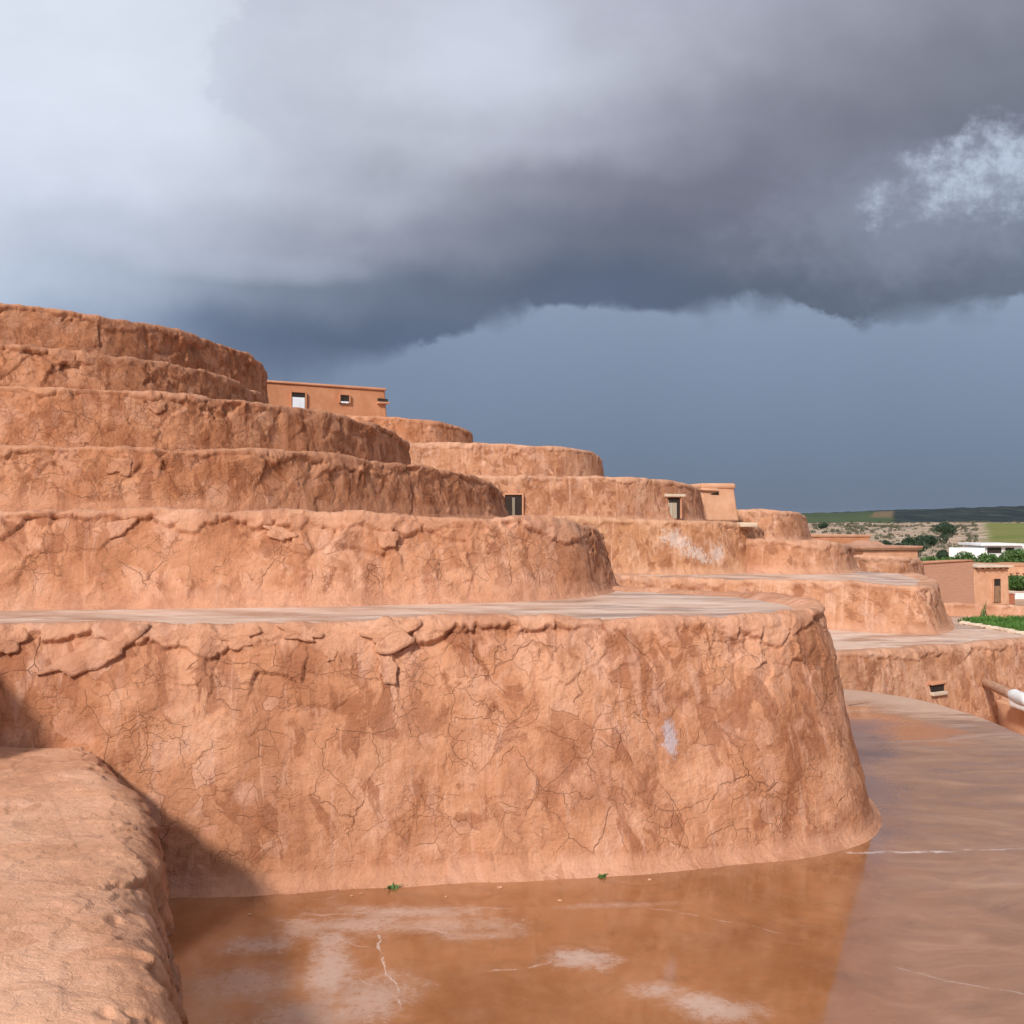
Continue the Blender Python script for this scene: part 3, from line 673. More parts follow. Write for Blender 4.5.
# ------------------------------------------------------------------ stuck-on chips of plaster (sub-parts of the walls)
def chip(surf, pxp, pyp, w, h, ang=0., shape=None, thick=.03, seed=0):
    V3, n, wall, base = SURF[surf]
    pxs = 512 + 1000 * V3[..., 0] / V3[..., 1]; pys = 520 - 1000 * (V3[..., 2] - CAM_H) / V3[..., 1]
    d = (pxs - pxp) ** 2 + (pys - pyp) ** 2 + 1e4 * (n[..., 1] > .2)
    i = np.unravel_index(np.argmin(d), d.shape)
    p = Vector(V3[i]); nn = Vector(n[i[0], min(i[1], n.shape[1] - 1)]).normalized()
    if nn.y > 0: nn = -nn
    up = (Vector((0, 0, 1)) - nn * nn.z).normalized(); rt = up.cross(nn).normalized()
    if rt.x < 0: rt = -rt
    rs = random.Random(seed)
    NA, NR = 40, 7
    prof = shape or (lambda a: 1.)
    verts, faces = [], []
    jit = [rs.uniform(-.20, .20) for _ in range(NA)]
    jit = [(jit[k - 1] + jit[k] * 2 + jit[(k + 1) % NA]) / 2.4 for k in range(NA)]
    for r in range(NR):
        f = r / (NR - 1)
        for k in range(NA):
            a = 2 * math.pi * k / NA; rr = prof(a) + jit[k]
            u = math.cos(a) * rr * f * w / 2; v = math.sin(a) * rr * f * h / 2
            uu = u * math.cos(ang) - v * math.sin(ang); vv = u * math.sin(ang) + v * math.cos(ang)
            z = thick * (1.0 - .3 * f * f) + thick * .35 * math.sin(u * 17 + seed) * math.sin(v * 15 + seed * 2) * min(1, f * 2) + (rs.uniform(-.0025, .0025) if r else 0)
            verts.append(p + rt * uu + up * vv + nn * (z - thick * .35 * max(0, math.sin(a)) * f))
    for k in range(NA):                                  # rim going back into the wall
        a = 2 * math.pi * k / NA; rr = (prof(a) + jit[k]) * .96
        u = math.cos(a) * rr * w / 2; v = math.sin(a) * rr * h / 2
        uu = u * math.cos(ang) - v * math.sin(ang); vv = u * math.sin(ang) + v * math.cos(ang)
        verts.append(p + rt * uu + up * vv - nn * .05)
    for r in range(NR):
        for k in range(NA):
            k2 = (k + 1) % NA
            faces.append((r * NA + k, r * NA + k2, (r + 1) * NA + k2, (r + 1) * NA + k))
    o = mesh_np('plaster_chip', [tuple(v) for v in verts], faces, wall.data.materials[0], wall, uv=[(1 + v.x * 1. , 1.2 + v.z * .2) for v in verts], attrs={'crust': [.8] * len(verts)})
    bmx = bmesh.new(); bmx.from_mesh(o.data); bmesh.ops.remove_doubles(bmx, verts=bmx.verts, dist=5e-4); bmesh.ops.recalc_face_normals(bmx, faces=bmx.faces)
    bmx.to_mesh(o.data); bmx.free(); o.data.polygons.foreach_set('use_smooth', [True] * len(o.data.polygons))
    return o
heart = lambda a: (1.0 - .28 * max(0, math.cos(a - math.pi / 2)) ** 6 * 1.0) * (1 + .18 * max(0, math.cos(a + math.pi / 2)) ** 5)
point = lambda a: .62 + .75 * max(0, math.cos(a + math.pi / 2)) ** 3 + .15 * abs(math.cos(a))
fan = lambda a: .95 + .15 * math.sin(3 * a + .6) + .10 * math.sin(5 * a)
chip('t4', 156, 406, .27, .26, 0, heart, .03, 1)
chip('t2', 386, 538, .24, .24, .3, heart, .035, 2)
chip('t1', 392, 634, .50, .30, .15, fan, .04, 3)
chip('t1', 387, 663, .18, .30, .1, point, .022, 4)
chip('t1', 92, 655, .80, .24, .42, fan, .055, 5)
chip('t1', 330, 655, .10, .12, .2, fan, .018, 6)
chip('t2', 118, 528, .42, .20, .35, fan, .035, 7)
chip('t2', 280, 532, .35, .16, -.3, fan, .03, 8)
chip('t1', 300, 632, .40, .16, -.25, fan, .035, 9)
chip('t1', 8, 640, .30, .24, .1, fan, .045, 10)
chip('t3', 120, 466, .30, .30, .9, fan, .035, 11)
chip('t1', 240, 636, .34, .20, .2, fan, .03, 15)

# ------------------------------------------------------------------ doors, windows, details on the far stack
def local(p, q):
    a = Vector((q[0] - p[0], q[1] - p[1], 0)).normalized(); return a, Vector((-a.y, a.x, 0))
def opening(parent, name, px0, px1, py0, py1, D, ax=(1, 0, 0), ay=(0, 1, 0), fill='dark', lintel=None, leaf=None, sill=None, proud=.05):
    """a framed opening set in a wall face: dark reveal box, then leaf / lintel as sub-parts"""
    a = P(px0, py0, D); b = P(px1, py1, D); w = b[0] - a[0]; h = a[2] - b[2]
    bm = bmesh.new()
    o = (a[0], D, 0)
    fw = .05
    # reveal: four thin jambs standing a little proud of the face, with the dark back set inside
    frame_box(bm, o, ax, ay, -fw, 0, -proud, .30, b[2], a[2] + fw, bev=.008)
    frame_box(bm, o, ax, ay, w, w + fw, -proud, .30, b[2], a[2] + fw, bev=.008)
    frame_box(bm, o, ax, ay, .002, w - .002, -proud, .30, a[2] + .002, a[2] + fw, bev=.008)
    fr = bm_obj(name, bm, M['tanrender'], parent)
    bm = bmesh.new(); frame_box(bm, o, ax, ay, .001, w - .001, -proud + .045, .28, b[2] + .001, a[2] - .001)
    bm_obj('recess', bm, M[fill], fr)
    if leaf:
        m, fx0, fx1, fz0, fz1 = leaf
        bm = bmesh.new(); n = 4
        for i in range(n):
            u0 = w * (fx0 + (fx1 - fx0) * i / n); u1 = w * (fx0 + (fx1 - fx0) * (i + 1) / n)
            frame_box(bm, o, ax, ay, u0 + .004, u1 - .004, -proud + .02 + .006 * (i % 2), -proud + .044, b[2] + h * fz0, b[2] + h * fz1, bev=.003)
        bm_obj('shutter' if name == 'window' else 'door_leaf', bm, M[m], fr)
    if lintel:
        bm = bmesh.new(); frame_box(bm, o, ax, ay, -lintel, w + lintel * 1.6, -proud - .06, .2, a[2] + fw * .3 + .01, a[2] + fw * .3 + .10, bev=.012, rough=.006)
        bm_obj('lintel', bm, M['lintel'], fr)
    if sill:
        bm = bmesh.new(); frame_box(bm, o, ax, ay, -.04, w + .04, -proud - .05, .2, b[2] - .05, b[2] - .002, bev=.01)
        bm_obj('sill', bm, M['lintel'], fr)
    return fr
def face_D(surf, pxp, pyp):
    V3, n, w, b = SURF[surf]
    pxs = 512 + 1000 * V3[..., 0] / V3[..., 1]; pys = 520 - 1000 * (V3[..., 2] - CAM_H) / V3[..., 1]
    d = (pxs - pxp) ** 2 + (pys - pyp) ** 2 + 1e4 * (V3[..., 1] > np.median(V3[..., 1]) * 1.15)
    i = np.unravel_index(np.argmin(d), d.shape); return float(V3[i][1])
D = face_D('b4', 513, 508)
opening(hb, 'door', 505, 522, 495, 520.5, D, leaf=('curtain', .42, .58, 0, .9), proud=.09)
D = face_D('b4', 674, 508); sl = Vector((1, .42, 0)).normalized()
opening(hb, 'window', 665, 681, 497.5, 518.5, D - .12, ax=tuple(sl), ay=(-sl.y, sl.x, 0), leaf=('curtain', .10, .75, 0, .75), lintel=.10, proud=.12)

# square parapeted room beside that house
def room(name, label, cat, px0, px1, py_top0, py_top1, D0, D1, depth, zb, mat, batter=.06, parapet=None, group=None, bev=.08):
    a = Vector(P(px0, py_top0, D0)); b = Vector(P(px1, py_top1, D1)); ax, ay = local(a, b); w = (b - a).xy.length; zt = (a.z + b.z) / 2
    e = empty(name, (a.x + (b.x - a.x) / 2, a.y + (b.y - a.y) / 2, zb), label, cat, group)
    bm = bmesh.new(); frame_box(bm, (a.x, a.y, 0), ax, ay, -batter, w + batter, -batter, depth + batter, zb, zt, bev=bev, taper=batter)
    bmesh.ops.subdivide_edges(bm, edges=[ed for ed in bm.edges if ed.calc_length() > .8], cuts=5, use_grid_fill=True)
    for v in bm.verts:
        q = vnoise(np.array([v.co.x * 1.5]), np.array([v.co.y * 1.5]), np.array([v.co.z * 1.5]), 5)[0]
        v.co += Vector((q * .03, q * .03, q * .02 if v.co.z > zt - .3 else 0))
    bm_obj('wall', bm, mat, e, smooth=False)
    return e, a, ax, ay, w, zt
e, a, ax, ay, w, zt = room('mud_room', 'small square mud room with a stepped parapet beside the lintelled window', 'building', 703, 734, 486, 488, 36, 36.3, 3, 2.95, M['peach'], batter=.16)
bm = bmesh.new(); frame_box(bm, (a.x, a.y, 0), ax, ay, -.05, w + .05, -.06, 3.0, zt - .10, zt + .13, bev=.09, rough=.03)
frame_box(bm, (a.x, a.y, 0), ax, ay, -.12, w * .45, -.14, .2, zt - .14, zt - .045, bev=.02, rough=.02); bm_obj('parapet', bm, M['peach'], e)
bm = bmesh.new(); frame_box(bm, (a.x, a.y, 0), ax, ay, .30, .60, -.045, .1, zt - .29, zt - .20, bev=.01, rough=.03); bm_obj('drain_hole', bm, M['dark'], e)

# house at the top
e, a, ax, ay, w, zt = room('flat_roofed_house', 'flat-roofed orange mud house at the top of the stack with a white door', 'house', 262, 385, 382.5, 389, 47, 50, 5, 7.1, M['orange'], batter=.14, bev=.1)
bm = bmesh.new(); frame_box(bm, (a.x, a.y, 0), ax, ay, -.02, w + .05, -.10, 5.0, zt - .05, zt + .09, bev=.05, rough=.02); bm_obj('parapet', bm, M['tanrender'], e)
def wall_open(e, a, ax, ay, W, u0, u1, z0, z1, name, mats, lintel=None):
    bm = bmesh.new(); o = (a.x, a.y, 0); fw = .07
    frame_box(bm, o, ax, ay, u0 - fw, u0, -.20, .2, z0, z1 + fw, bev=.01); frame_box(bm, o, ax, ay, u1, u1 + fw, -.20, .2, z0, z1 + fw, bev=.01)
    frame_box(bm, o, ax, ay, u0 + .002, u1 - .002, -.20, .2, z1 + .002, z1 + fw, bev=.01)
    fr = bm_obj(name, bm, mats[0], e)
    bm = bmesh.new(); frame_box(bm, o, ax, ay, u0 + .001, u1 - .001, -.155, .18, z0 + .001, z1 - .001); bm_obj('recess', bm, M['dark'], fr)
    if mats[1] is not None:
        bm = bmesh.new(); frame_box(bm, o, ax, ay, u0 + .03, u1 - .03, -.185, -.158, z0 + .002, z0 + (z1 - z0) * mats[2], bev=.006); bm_obj('door_leaf' if name == 'door' else 'sill', bm, mats[1], fr)
    return fr
uu = lambda pxx: (pxx - 262) / 123 * w
wall_open(e, a, ax, ay, w, uu(289.5), uu(302.5), P(0, 409, 47.6)[2], P(0, 392.5, 47.6)[2], 'door', (M['orange'], M['whitesheet'], .72))
wall_open(e, a, ax, ay, w, uu(337.5), uu(346.5), P(0, 402.5, 48.5)[2], P(0, 394.5, 48.5)[2], 'window', (M['orange'], M['whitesheet'], .22))
bm = bmesh.new(); frame_box(bm, (a.x, a.y, 0), ax, ay, w - .42, w + .12, -.16, .15, zt - .62, zt - .46, bev=.02, rough=.02); bm_obj('drain_hole', bm, M['dark'], e)
bm = bmesh.new(); frame_box(bm, (a.x, a.y, 0), ax, ay, w - .46, w + .16, -.24, .05, zt - .74, zt - .63, bev=.03, rough=.02); bm_obj('spout', bm, M['tanrender'], e)

# slab on the corner of the splashed terrace
bm = bmesh.new(); p = Vector(P(742, 526, 28.6)); frame_box(bm, p, (1, .1, 0), (-.1, 1, 0), -.1, .42, -.15, .5, p.z - .02, p.z + .10, bev=.03, rough=.02)
tag(bm_obj('stone_slab', bm, M['lintel'], loc=tuple(p)), 'pale flat slab jutting from the right corner of the lime-splashed terrace', 'slab')

# right side buildings behind the long low terrace
e, a, ax, ay, w, zt = room('mud_store', 'low mud building with a thin dark-edged flat roof behind the long low terrace', 'building', 864, 918, 549.5, 551, 38, 39, 4, -2.5, M['peach'], batter=.05, bev=.04)
bm = bmesh.new(); frame_box(bm, (a.x, a.y, 0), ax, ay, -.20, w + .12, -.10, 4.1, zt + .006, zt + .06, bev=.01); bm_obj('eave', bm, M['wood'], e)
bm = bmesh.new(); frame_box(bm, (a.x, a.y, 0), ax, ay, -.25, w + .16, -.13, 4.2, zt + .063, zt + .16, bev=.03, rough=.01)
frame_box(bm, (a.x, a.y, 0), ax, ay, w * .5, w * .85, 1.2, 2.6, zt + .14, zt + .33, bev=.05, taper=.25); bm_obj('roof', bm, M['roofmud'], e)
terrace('b8', 'small rough mud wall under the dark-edged flat roof, right of the far stack',
        RIM([(835, 556, 36), (865, 556, 34.8), (895, 557, 34.4), (912, 558.5, 34.8), (921, 561, 36), (923, 563, 38)]),
        -2.5, .05, M['mud_far'], batter=.07, Rr=.08, lip=.15, seed=171, crust=(.05, .12, .10), back=[(15, 40), (12, 40)], group=None, cat='wall', category_name='mud_wall')
e, a, ax, ay, w, zt = room('orange_house', 'plain bright orange flat-topped house glimpsed above the short terrace', 'house', 800, 870, 537, 537, 48, 49, 5, -3, M['orange'], batter=.05, bev=.05)
bm = bmesh.new(); frame_box(bm, (a.x, a.y, 0), ax, ay, -.03, w + .05, -.05, 5.05, zt - .03, zt + .11, bev=.03, rough=.02); bm_obj('parapet', bm, M['peach'], e)
e, a, ax, ay, w, zt = room('brick_wall', 'rough mud-brick wall left of the small hut with a wooden door', 'wall', 905, 973, 563, 563, 66, 72, 1.2, -3.4, M['brick'], batter=.14, bev=.05)
bm = bmesh.new(); frame_box(bm, (a.x, a.y, 0), ax, ay, 0, w + .05, -.06, 1.2, zt - .02, zt + .12, bev=.04, rough=.03); bm_obj('coping', bm, M['tanrender'], e)
# hut
e, a, ax, ay, w, zt = room('mud_hut', 'small mud hut with a narrow wooden door and overhanging flat roof', 'hut', 974.5, 1008, 567.5, 567.5, 74, 74.6, 3, -3.3, M['peach'], batter=.07, bev=.05)
bm = bmesh.new(); frame_box(bm, (a.x, a.y, 0), ax, ay, -.10, w + .18, -.40, 3.1, zt + .02, zt + .17, bev=.03, rough=.01); rf = bm_obj('roof', bm, M['palestone'], e)
for i in range(6):
    bm = bmesh.new(); u = .15 + i * (w - .3) / 5
    bmesh.ops.create_cone(bm, cap_ends=True, segments=10, radius1=.06, radius2=.05, depth=.6)
    bmesh.ops.rotate(bm, verts=bm.verts, matrix=__import__('mathutils').Matrix.Rotation(math.pi / 2, 3, 'X'))
    q = a + ax * u + ay * -.08; bmesh.ops.translate(bm, verts=bm.verts, vec=(q.x, q.y, zt - .06)); bm_obj('roof_beam', bm, M['wood'], rf)
wo = lambda pxx: (pxx - 974.5) / 33.5 * w
zb_, zt_ = P(0, 602.5, 74)[2], P(0, 579, 74)[2]
bm = bmesh.new(); frame_box(bm, (a.x, a.y, 0), ax, ay, wo(992.6), wo(999.2), -.13, .1, zb_, zt_); dr = bm_obj('doorway', bm, M['dark'], e)
bm = bmesh.new()
for i in range(4):
    u0 = wo(993.2) + i * (wo(998.4) - wo(993.2)) / 4; frame_box(bm, (a.x, a.y, 0), ax, ay, u0, u0 + (wo(998.4) - wo(993.2)) / 4 - .01, -.165, -.135, zb_, zb_ + (zt_ - zb_) * .70, bev=.004)
bm_obj('door_leaf', bm, M['wood'], dr)
bm = bmesh.new()
for u0, u1 in ((wo(991.9), wo(992.6)), (wo(999.2), wo(999.9))): frame_box(bm, (a.x, a.y, 0), ax, ay, u0, u1, -.17, .1, zb_, zt_ + .04, bev=.01)
frame_box(bm, (a.x, a.y, 0), ax, ay, wo(992.6) + .002, wo(999.2) - .002, -.17, .1, zt_ - .0, zt_ + .04, bev=.01); bm_obj('door_frame', bm, M['peach'], dr)
# red clay box by the hut, pale yard wall, peach house with beam ends
bm = bmesh.new(); q = Vector(P(1009, 600, 76)); frame_box(bm, q, (1, 0, 0), (0, 1, 0), 0, .46, 0, .5, -3.4, P(0, 594.5, 76)[2], bev=.03)
frame_box(bm, q, (1, 0, 0), (0, 1, 0), -.03, .49, -.03, .53, P(0, 594.5, 76)[2] + .003, P(0, 594.5, 76)[2] + .07, bev=.02)
tag(bm_obj('clay_bin', bm, M['redbox'], loc=(q.x, q.y, -3.4)), 'small red clay bin standing against the right side of the hut', 'bin')
e, a, ax, ay, w, zt = room('yard_wall', 'low whitish yard wall right of the small hut', 'wall', 1008, 1085, 592.5, 592.5, 82, 82, .5, -3.5, M['white'], batter=.03, bev=.03)
bm = bmesh.new(); frame_box(bm, (a.x, a.y, 0), ax, ay, -.03, w, -.05, .55, zt + .002, zt + .07, bev=.02); bm_obj('coping', bm, M['palestone'], e)
e, a, ax, ay, w, zt = room('peach_house', 'long peach mud house with a row of beam ends behind the hut', 'house', 1000, 1090, 566, 566, 98, 98, 6, -3.6, M['peach'], batter=.05, bev=.04)
for i in range(5):
    bm = bmesh.new(); u = 1.0 + i * .62; q = a + ax * u
    bmesh.ops.create_cone(bm, cap_ends=True, segments=8, radius1=.08, radius2=.07, depth=.9)
    bmesh.ops.rotate(bm, verts=bm.verts, matrix=__import__('mathutils').Matrix.Rotation(math.pi / 2, 3, 'X'))
    bmesh.ops.translate(bm, verts=bm.verts, vec=(q.x, q.y - .1, zt - .75 + .06 * (i % 2))); bm_obj('roof_beam', bm, M['wood'], e)
bm = bmesh.new(); frame_box(bm, (a.x, a.y, 0), ax, ay, -.05, w, -.08, 6, zt - .02, zt + .15, bev=.04, rough=.02); bm_obj('parapet', bm, M['tanrender'], e)

# white building on the plain
D0 = 180
e, a, ax, ay, w, zt = room('white_house', 'long white single-storey house with dark windows beyond the hedges', 'house', 949, 985, 548, 548, D0, D0 - 2.6, 3, -5, M['white'], batter=.02, bev=.05)
b0 = Vector(P(984, 546, D0 - .5)); zr = P(0, 545.6, D0)[2]
bm = bmesh.new(); frame_box(bm, (b0.x, b0.y, 0), (1, 0, 0), (0, 1, 0), 0, 12, 0, 8, -5, zr, bev=.05); wg = bm_obj('wing', bm, M['white'], e)
for (pa, pb, ya, yb) in ((985.5, 1000, 547.2, 553.2), (1003.5, 1012.5, 547.5, 553.8)):
    x0, x1 = P(pa, 0, D0)[0], P(pb, 0, D0)[0]; za, zb = P(0, ya, D0)[2], P(0, yb, D0)[2]
    bm = bmesh.new(); o = (x0, b0.y, 0)
    for f in ((-.12, 0, zb - .1, za + .1), (x1 - x0, x1 - x0 + .12, zb - .1, za + .1)): frame_box(bm, o, (1, 0, 0), (0, 1, 0), f[0], f[1], -.12, .1, f[2], f[3])
    frame_box(bm, o, (1, 0, 0), (0, 1, 0), .001, x1 - x0 - .001, -.12, .1, zb - .1, zb); frame_box(bm, o, (1, 0, 0), (0, 1, 0), .001, x1 - x0 - .001, -.12, .1, za, za + .1)
    wn = bm_obj('window', bm, M['white'], e)
    bm = bmesh.new(); frame_box(bm, o, (1, 0, 0), (0, 1, 0), .002, x1 - x0 - .002, -.06, .08, zb + .002, za - .002); bm_obj('pane', bm, M['dark'], wn)
bm = bmesh.new(); frame_box(bm, (b0.x, b0.y, 0), (1, 0, 0), (0, 1, 0), -1.0, 6.6, -1.1, 8.2, zr + .003, zr + .40, bev=.03); bm_obj('roof', bm, M['white'], e)
q = Vector(P(1016, 552.5, 150)); bm = bmesh.new(); frame_box(bm, q, (1, 0, 0), (0, 1, 0), 0, 4, 0, 3, -5, q.z, bev=.04); frame_box(bm, q, (1, 0, 0), (0, 1, 0), -.1, 4.1, -.1, 3.1, q.z + .004, q.z + .14, bev=.03)
tag(bm_obj('garden_shed', bm, M['peach'], loc=(q.x, q.y, -5)), 'tiny peach shed in front of the white house at the frame edge', 'shed')

# ------------------------------------------------------------------ parapet, grass and stones on the low terrace
terrace('l', 'low curved mud parapet closing the back of the low terrace behind the grass',
        RIM([(850, 598.5, 28.2), (900, 601.5, 27.2), (945, 603, 26.6), (985, 604, 26.2), (1030, 606, 25.6), (1100, 608, 25), (1200, 611, 24.4)]),
        .47, .04, M['mud_far'], batter=.12, Rr=.05, lip=.14, inner=.25, seed=181, crust=(.03, .10, .06), floor=False, plates=.7, skirt=.08, group=None, cat='parapet', category_name='mud_parapet')
rs = np.random.RandomState(4)
def blades(name, pts, h, wd, mat, lean=.4):
    n = len(pts); ang = rs.rand(n) * 6.283; la = rs.rand(n) * 6.283; ln = rs.rand(n) * lean; hh = h * (.5 + .8 * rs.rand(n))
    dx, dy = np.cos(ang) * wd / 2, np.sin(ang) * wd / 2
    b1 = pts + np.stack([dx, dy, 0 * dx], 1); b2 = pts - np.stack([dx, dy, 0 * dx], 1)
    mid = pts + np.stack([np.cos(la) * ln * hh * .3, np.sin(la) * ln * hh * .3, hh * .55], 1)
    tip = pts + np.stack([np.cos(la) * ln * hh, np.sin(la) * ln * hh, hh], 1)
    m1 = mid + np.stack([dx, dy, 0 * dx], 1) * .8; m2 = mid - np.stack([dx, dy, 0 * dx], 1) * .8
    V = np.stack([b1, b2, m2, m1, tip], 1).reshape(-1, 3); k = np.arange(n)[:, None] * 5
    F = [tuple(r) for r in (k + np.array([[0, 1, 2, 3]])).tolist()] + [tuple(r) for r in (k + np.array([[3, 2, 4]])).tolist()]
    return V, F
def in_poly(x, y, poly):
    r = np.zeros(x.shape, bool); j = len(poly) - 1
    for i in range(len(poly)):
        xi, yi = poly[i]; xj, yj = poly[j]
        r ^= ((yi > y) != (yj > y)) & (x < (xj - xi) * (y - yi) / (yj - yi + 1e-12) + xi); j = i
    return r
def gp(pxx, pyy, z):
    D = (CAM_H - z) / ((pyy - 520) / 1000); return ((pxx - 512) / 1000 * D, D)
gpoly = [gp(958, 621.5, .5), gp(975, 624, .5), gp(1000, 628, .5), gp(1024, 632, .5), gp(1090, 642, .5), gp(1110, 622, .5), gp(1024, 619, .5), gp(985, 618.5, .5)]
gx = rs.uniform(10, 17, 60000); gy = rs.uniform(20, 27, 60000); k = in_poly(gx, gy, gpoly); gx, gy = gx[k][:9000], gy[k][:9000]
V, F = blades('grass', np.stack([gx, gy, np.full(gx.shape, .47)], 1), .13, .03, M['grass'], .7)
tag(mesh_np('grass', V, F, M['grass'], loc=(gx.mean(), gy.mean(), .47), smooth=False), 'patch of bright green grass on the low terrace', 'grass', kind='stuff')
bm = bmesh.new(); f = bm.faces.new([bm.verts.new((q[0], q[1], .484)) for q in gpoly])
tag(bm_obj('grass_soil', bm, M['roofmud'], loc=(12, 23, .484)), kind='structure')
V, F = blades('sprig', np.array([[*gp(984, 619, .5), .47]] * 9) + rs.randn(9, 3) * [.06, .06, 0], .42, .035, M['leaf'], .35)
tag(mesh_np('weed_plant', V, F, M['leaf'], loc=(V[:, 0].mean(), V[:, 1].mean(), .47), smooth=False), 'single taller weed standing at the far edge of the grass patch', 'weed')
def rock(name, c, r, mat, seed, sq=.5):
    bm = bmesh.new(); bmesh.ops.create_icosphere(bm, subdivisions=2, radius=1)
    for v in bm.verts:
        q = vnoise(np.array([v.co.x * 1.4 + seed]), np.array([v.co.y * 1.4]), np.array([v.co.z * 1.4]), seed)[0]
        v.co = Vector((v.co.x * r * (1.25 + .3 * q), v.co.y * r * (1 + .3 * q), v.co.z * r * sq * (1 + .3 * q))) + Vector(c)
    return bm_obj(name, bm, mat, loc=c, smooth=False)
i = 0
for t_ in np.linspace(.05, 1, 13):
    pxx = 960 + 66 * t_; pyy = 621.5 + 11.5 * t_ ** 1.1; g = gp(pxx, pyy + .6, .5)
    tag(rock('edging_stone', (g[0], g[1], .49), .085 + .03 * random.random(), M['palestone'], 31 + i), 'pale stone in the row edging the near side of the grass patch', 'stone', 'stones edging the grass patch'); i += 1

# drain hole in the low wall, log spout with limed end
D = face_D('t0', 935, 690)
a = P(927, 684, D); b = P(944, 691.5, D); w_ = b[0] - a[0]
t0b = SURF['t0'][3]; sl = Vector((1, .55, 0)).normalized(); sp = Vector((-sl.y, sl.x, 0))
bm = bmesh.new(); o = (a[0], a[1] + .02, 0)
frame_box(bm, o, sl, sp, 0, .34, -.13, .3, b[2], a[2]); hole = bm_obj('drain_hole', bm, M['dark'], SURF['t0'][2])
bm = bmesh.new(); frame_box(bm, o, sl, sp, -.04, .38, -.20, .05, b[2] - .06, b[2] + .004, bev=.012, rough=.006); bm_obj('sill', bm, M['palestone'], hole)
bm = bmesh.new(); frame_box(bm, o, sl, sp, -.05, .39, -.17, .05, a[2] - .004, a[2] + .06, bev=.012, rough=.006); frame_box(bm, o, sl, sp, 0.34, .385, -.16, .05, b[2] + .006, a[2] - .006, bev=.008); bm_obj('surround', bm, M['tanrender'], hole)
from mathutils import Matrix
def tube(bm, p0, p1, r0, r1, seg=14, rings=10, wob=.008, seed=1):
    p0, p1 = Vector(p0), Vector(p1); d = (p1 - p0).normalized(); u = d.cross(Vector((0, 0, 1))).normalized(); v = d.cross(u)
    prev = None; rr = random.Random(seed)
    for i in range(rings + 1):
        f = i / rings; c = p0.lerp(p1, f) + u * math.sin(f * 5 + seed) * wob + v * math.cos(f * 4 + seed) * wob; r = r0 + (r1 - r0) * f
        if i in (0, rings): r *= .82
        ring = [bm.verts.new(c + (u * math.cos(k * 6.2832 / seg) + v * math.sin(k * 6.2832 / seg)) * r * (1 + rr.uniform(-.04, .04))) for k in range(seg)]
        if prev: 
            for k in range(seg): bm.faces.new((prev[k], prev[(k + 1) % seg], ring[(k + 1) % seg], ring[k]))
        else: bm.faces.new(ring[::-1])
        prev = ring
    bm.faces.new(prev)
D = face_D('t0', 985, 685)
p0 = Vector(P(981, 681.5, D + .25)); p1 = Vector(P(1013, 694.5, D - 1.5))
sp_e = empty('drain_spout', tuple(p0), 'rough log spout with a white limed end sticking out of the scalloped wall', 'spout')
bm = bmesh.new(); tube(bm, p0, p1, .085, .095, seed=3); bm_obj('log', bm, M['log'], sp_e, smooth=True)
dd = (p1 - p0).normalized()
bm = bmesh.new(); tube(bm, p1 - dd * .06, p1 + dd * .85, .115, .13, wob=.012, seed=5); bm_obj('limed_end', bm, M['white'], sp_e, smooth=True)
q = Vector(P(1010, 705, D - 1.3)) + Vector((.42, 0, -.02))
bm = bmesh.new(); frame_box(bm, q, (1, .2, 0), (-.2, 1, 0), -.06, .9, -.15, .6, q.z - .14, q.z + .10, bev=.05, rough=.03)
tag(bm_obj('stone_block', bm, M['white'], loc=tuple(q)), 'whitewashed block directly below the end of the log spout', 'block')
bm = bmesh.new(); q2 = Vector(P(1017, 712, D - 1.2)) + Vector((.50, 0, 0)); frame_box(bm, q2, (1, .2, 0), (-.2, 1, 0), 0, .75, 0, 1.4, -1.6, q.z - .145, bev=.05, rough=.02)
tag(bm_obj('mud_pier', bm, M['peach'], loc=(q2.x, q2.y, -1.6)), 'mud pier under the whitewashed block at the right edge', 'pier')

# ------------------------------------------------------------------ the wet floor
rim = spline([(-9.5, 19.5, 0), (-2, 19.3, 0), (3, 18.8, 0), (5.0, 18.3, 0), (6.0, 17.75, 0), (6.75, 16.9, 0), (7.15, 15.6, 0), (7.2, 14.2, 0), (7.05, 12.6, 0), (6.9, 10.6, 0), (7.1, 8, 0), (7.6, 4, 0), (8, -3, 0)])
c, s = resample(rim, .12)
c[:, 0] += .05 * fbm(s * .9, s * 0, s * 0, 7, 4); c[:, 1] += .07 * fbm(s * .9, s * 0 + 4, s * 0, 8, 4)
T = np.gradient(c[:, :2], axis=0); T /= np.linalg.norm(T, axis=1)[:, None]; N = np.stack([-T[:, 1], T[:, 0]], 1)
N = np.where((N[:, :1] * 1 + N[:, 1:] * 1) < 0, -N, N)
prof = [(-1.5, 0.), (-.7, .0), (-.35, .012), (-.12, .01), (-.03, -.02), (0, -.08), (.03, -.3), (.12, -1.6)]
rows = [np.stack([c[:, 0] + N[:, 0] * o, c[:, 1] + N[:, 1] * o, np.full(len(c), z)], 1) for o, z in prof]
V = np.concatenate(rows); n = len(c); F = []
for r in range(len(prof) - 1):
    for i in range(n - 1): F.append((r * n + i, r * n + i + 1, (r + 1) * n + i + 1, (r + 1) * n + i))
inner = list(range(n)); V = list(map(tuple, V)); e0 = len(V); V += [(-9.5, -3, 0.)]
tri = tessellate_polygon([[Vector((V[i][0], V[i][1], 0)) for i in inner] + [Vector((-9.5, -3, 0))]])
idm = inner + [e0]; F += [tuple(idm[j] for j in t_) for t_ in tri]
bm = bmesh.new(); bv = [bm.verts.new(v) for v in V]; 
for f in F:
    try: bm.faces.new([bv[i] for i in f])
    except ValueError: pass
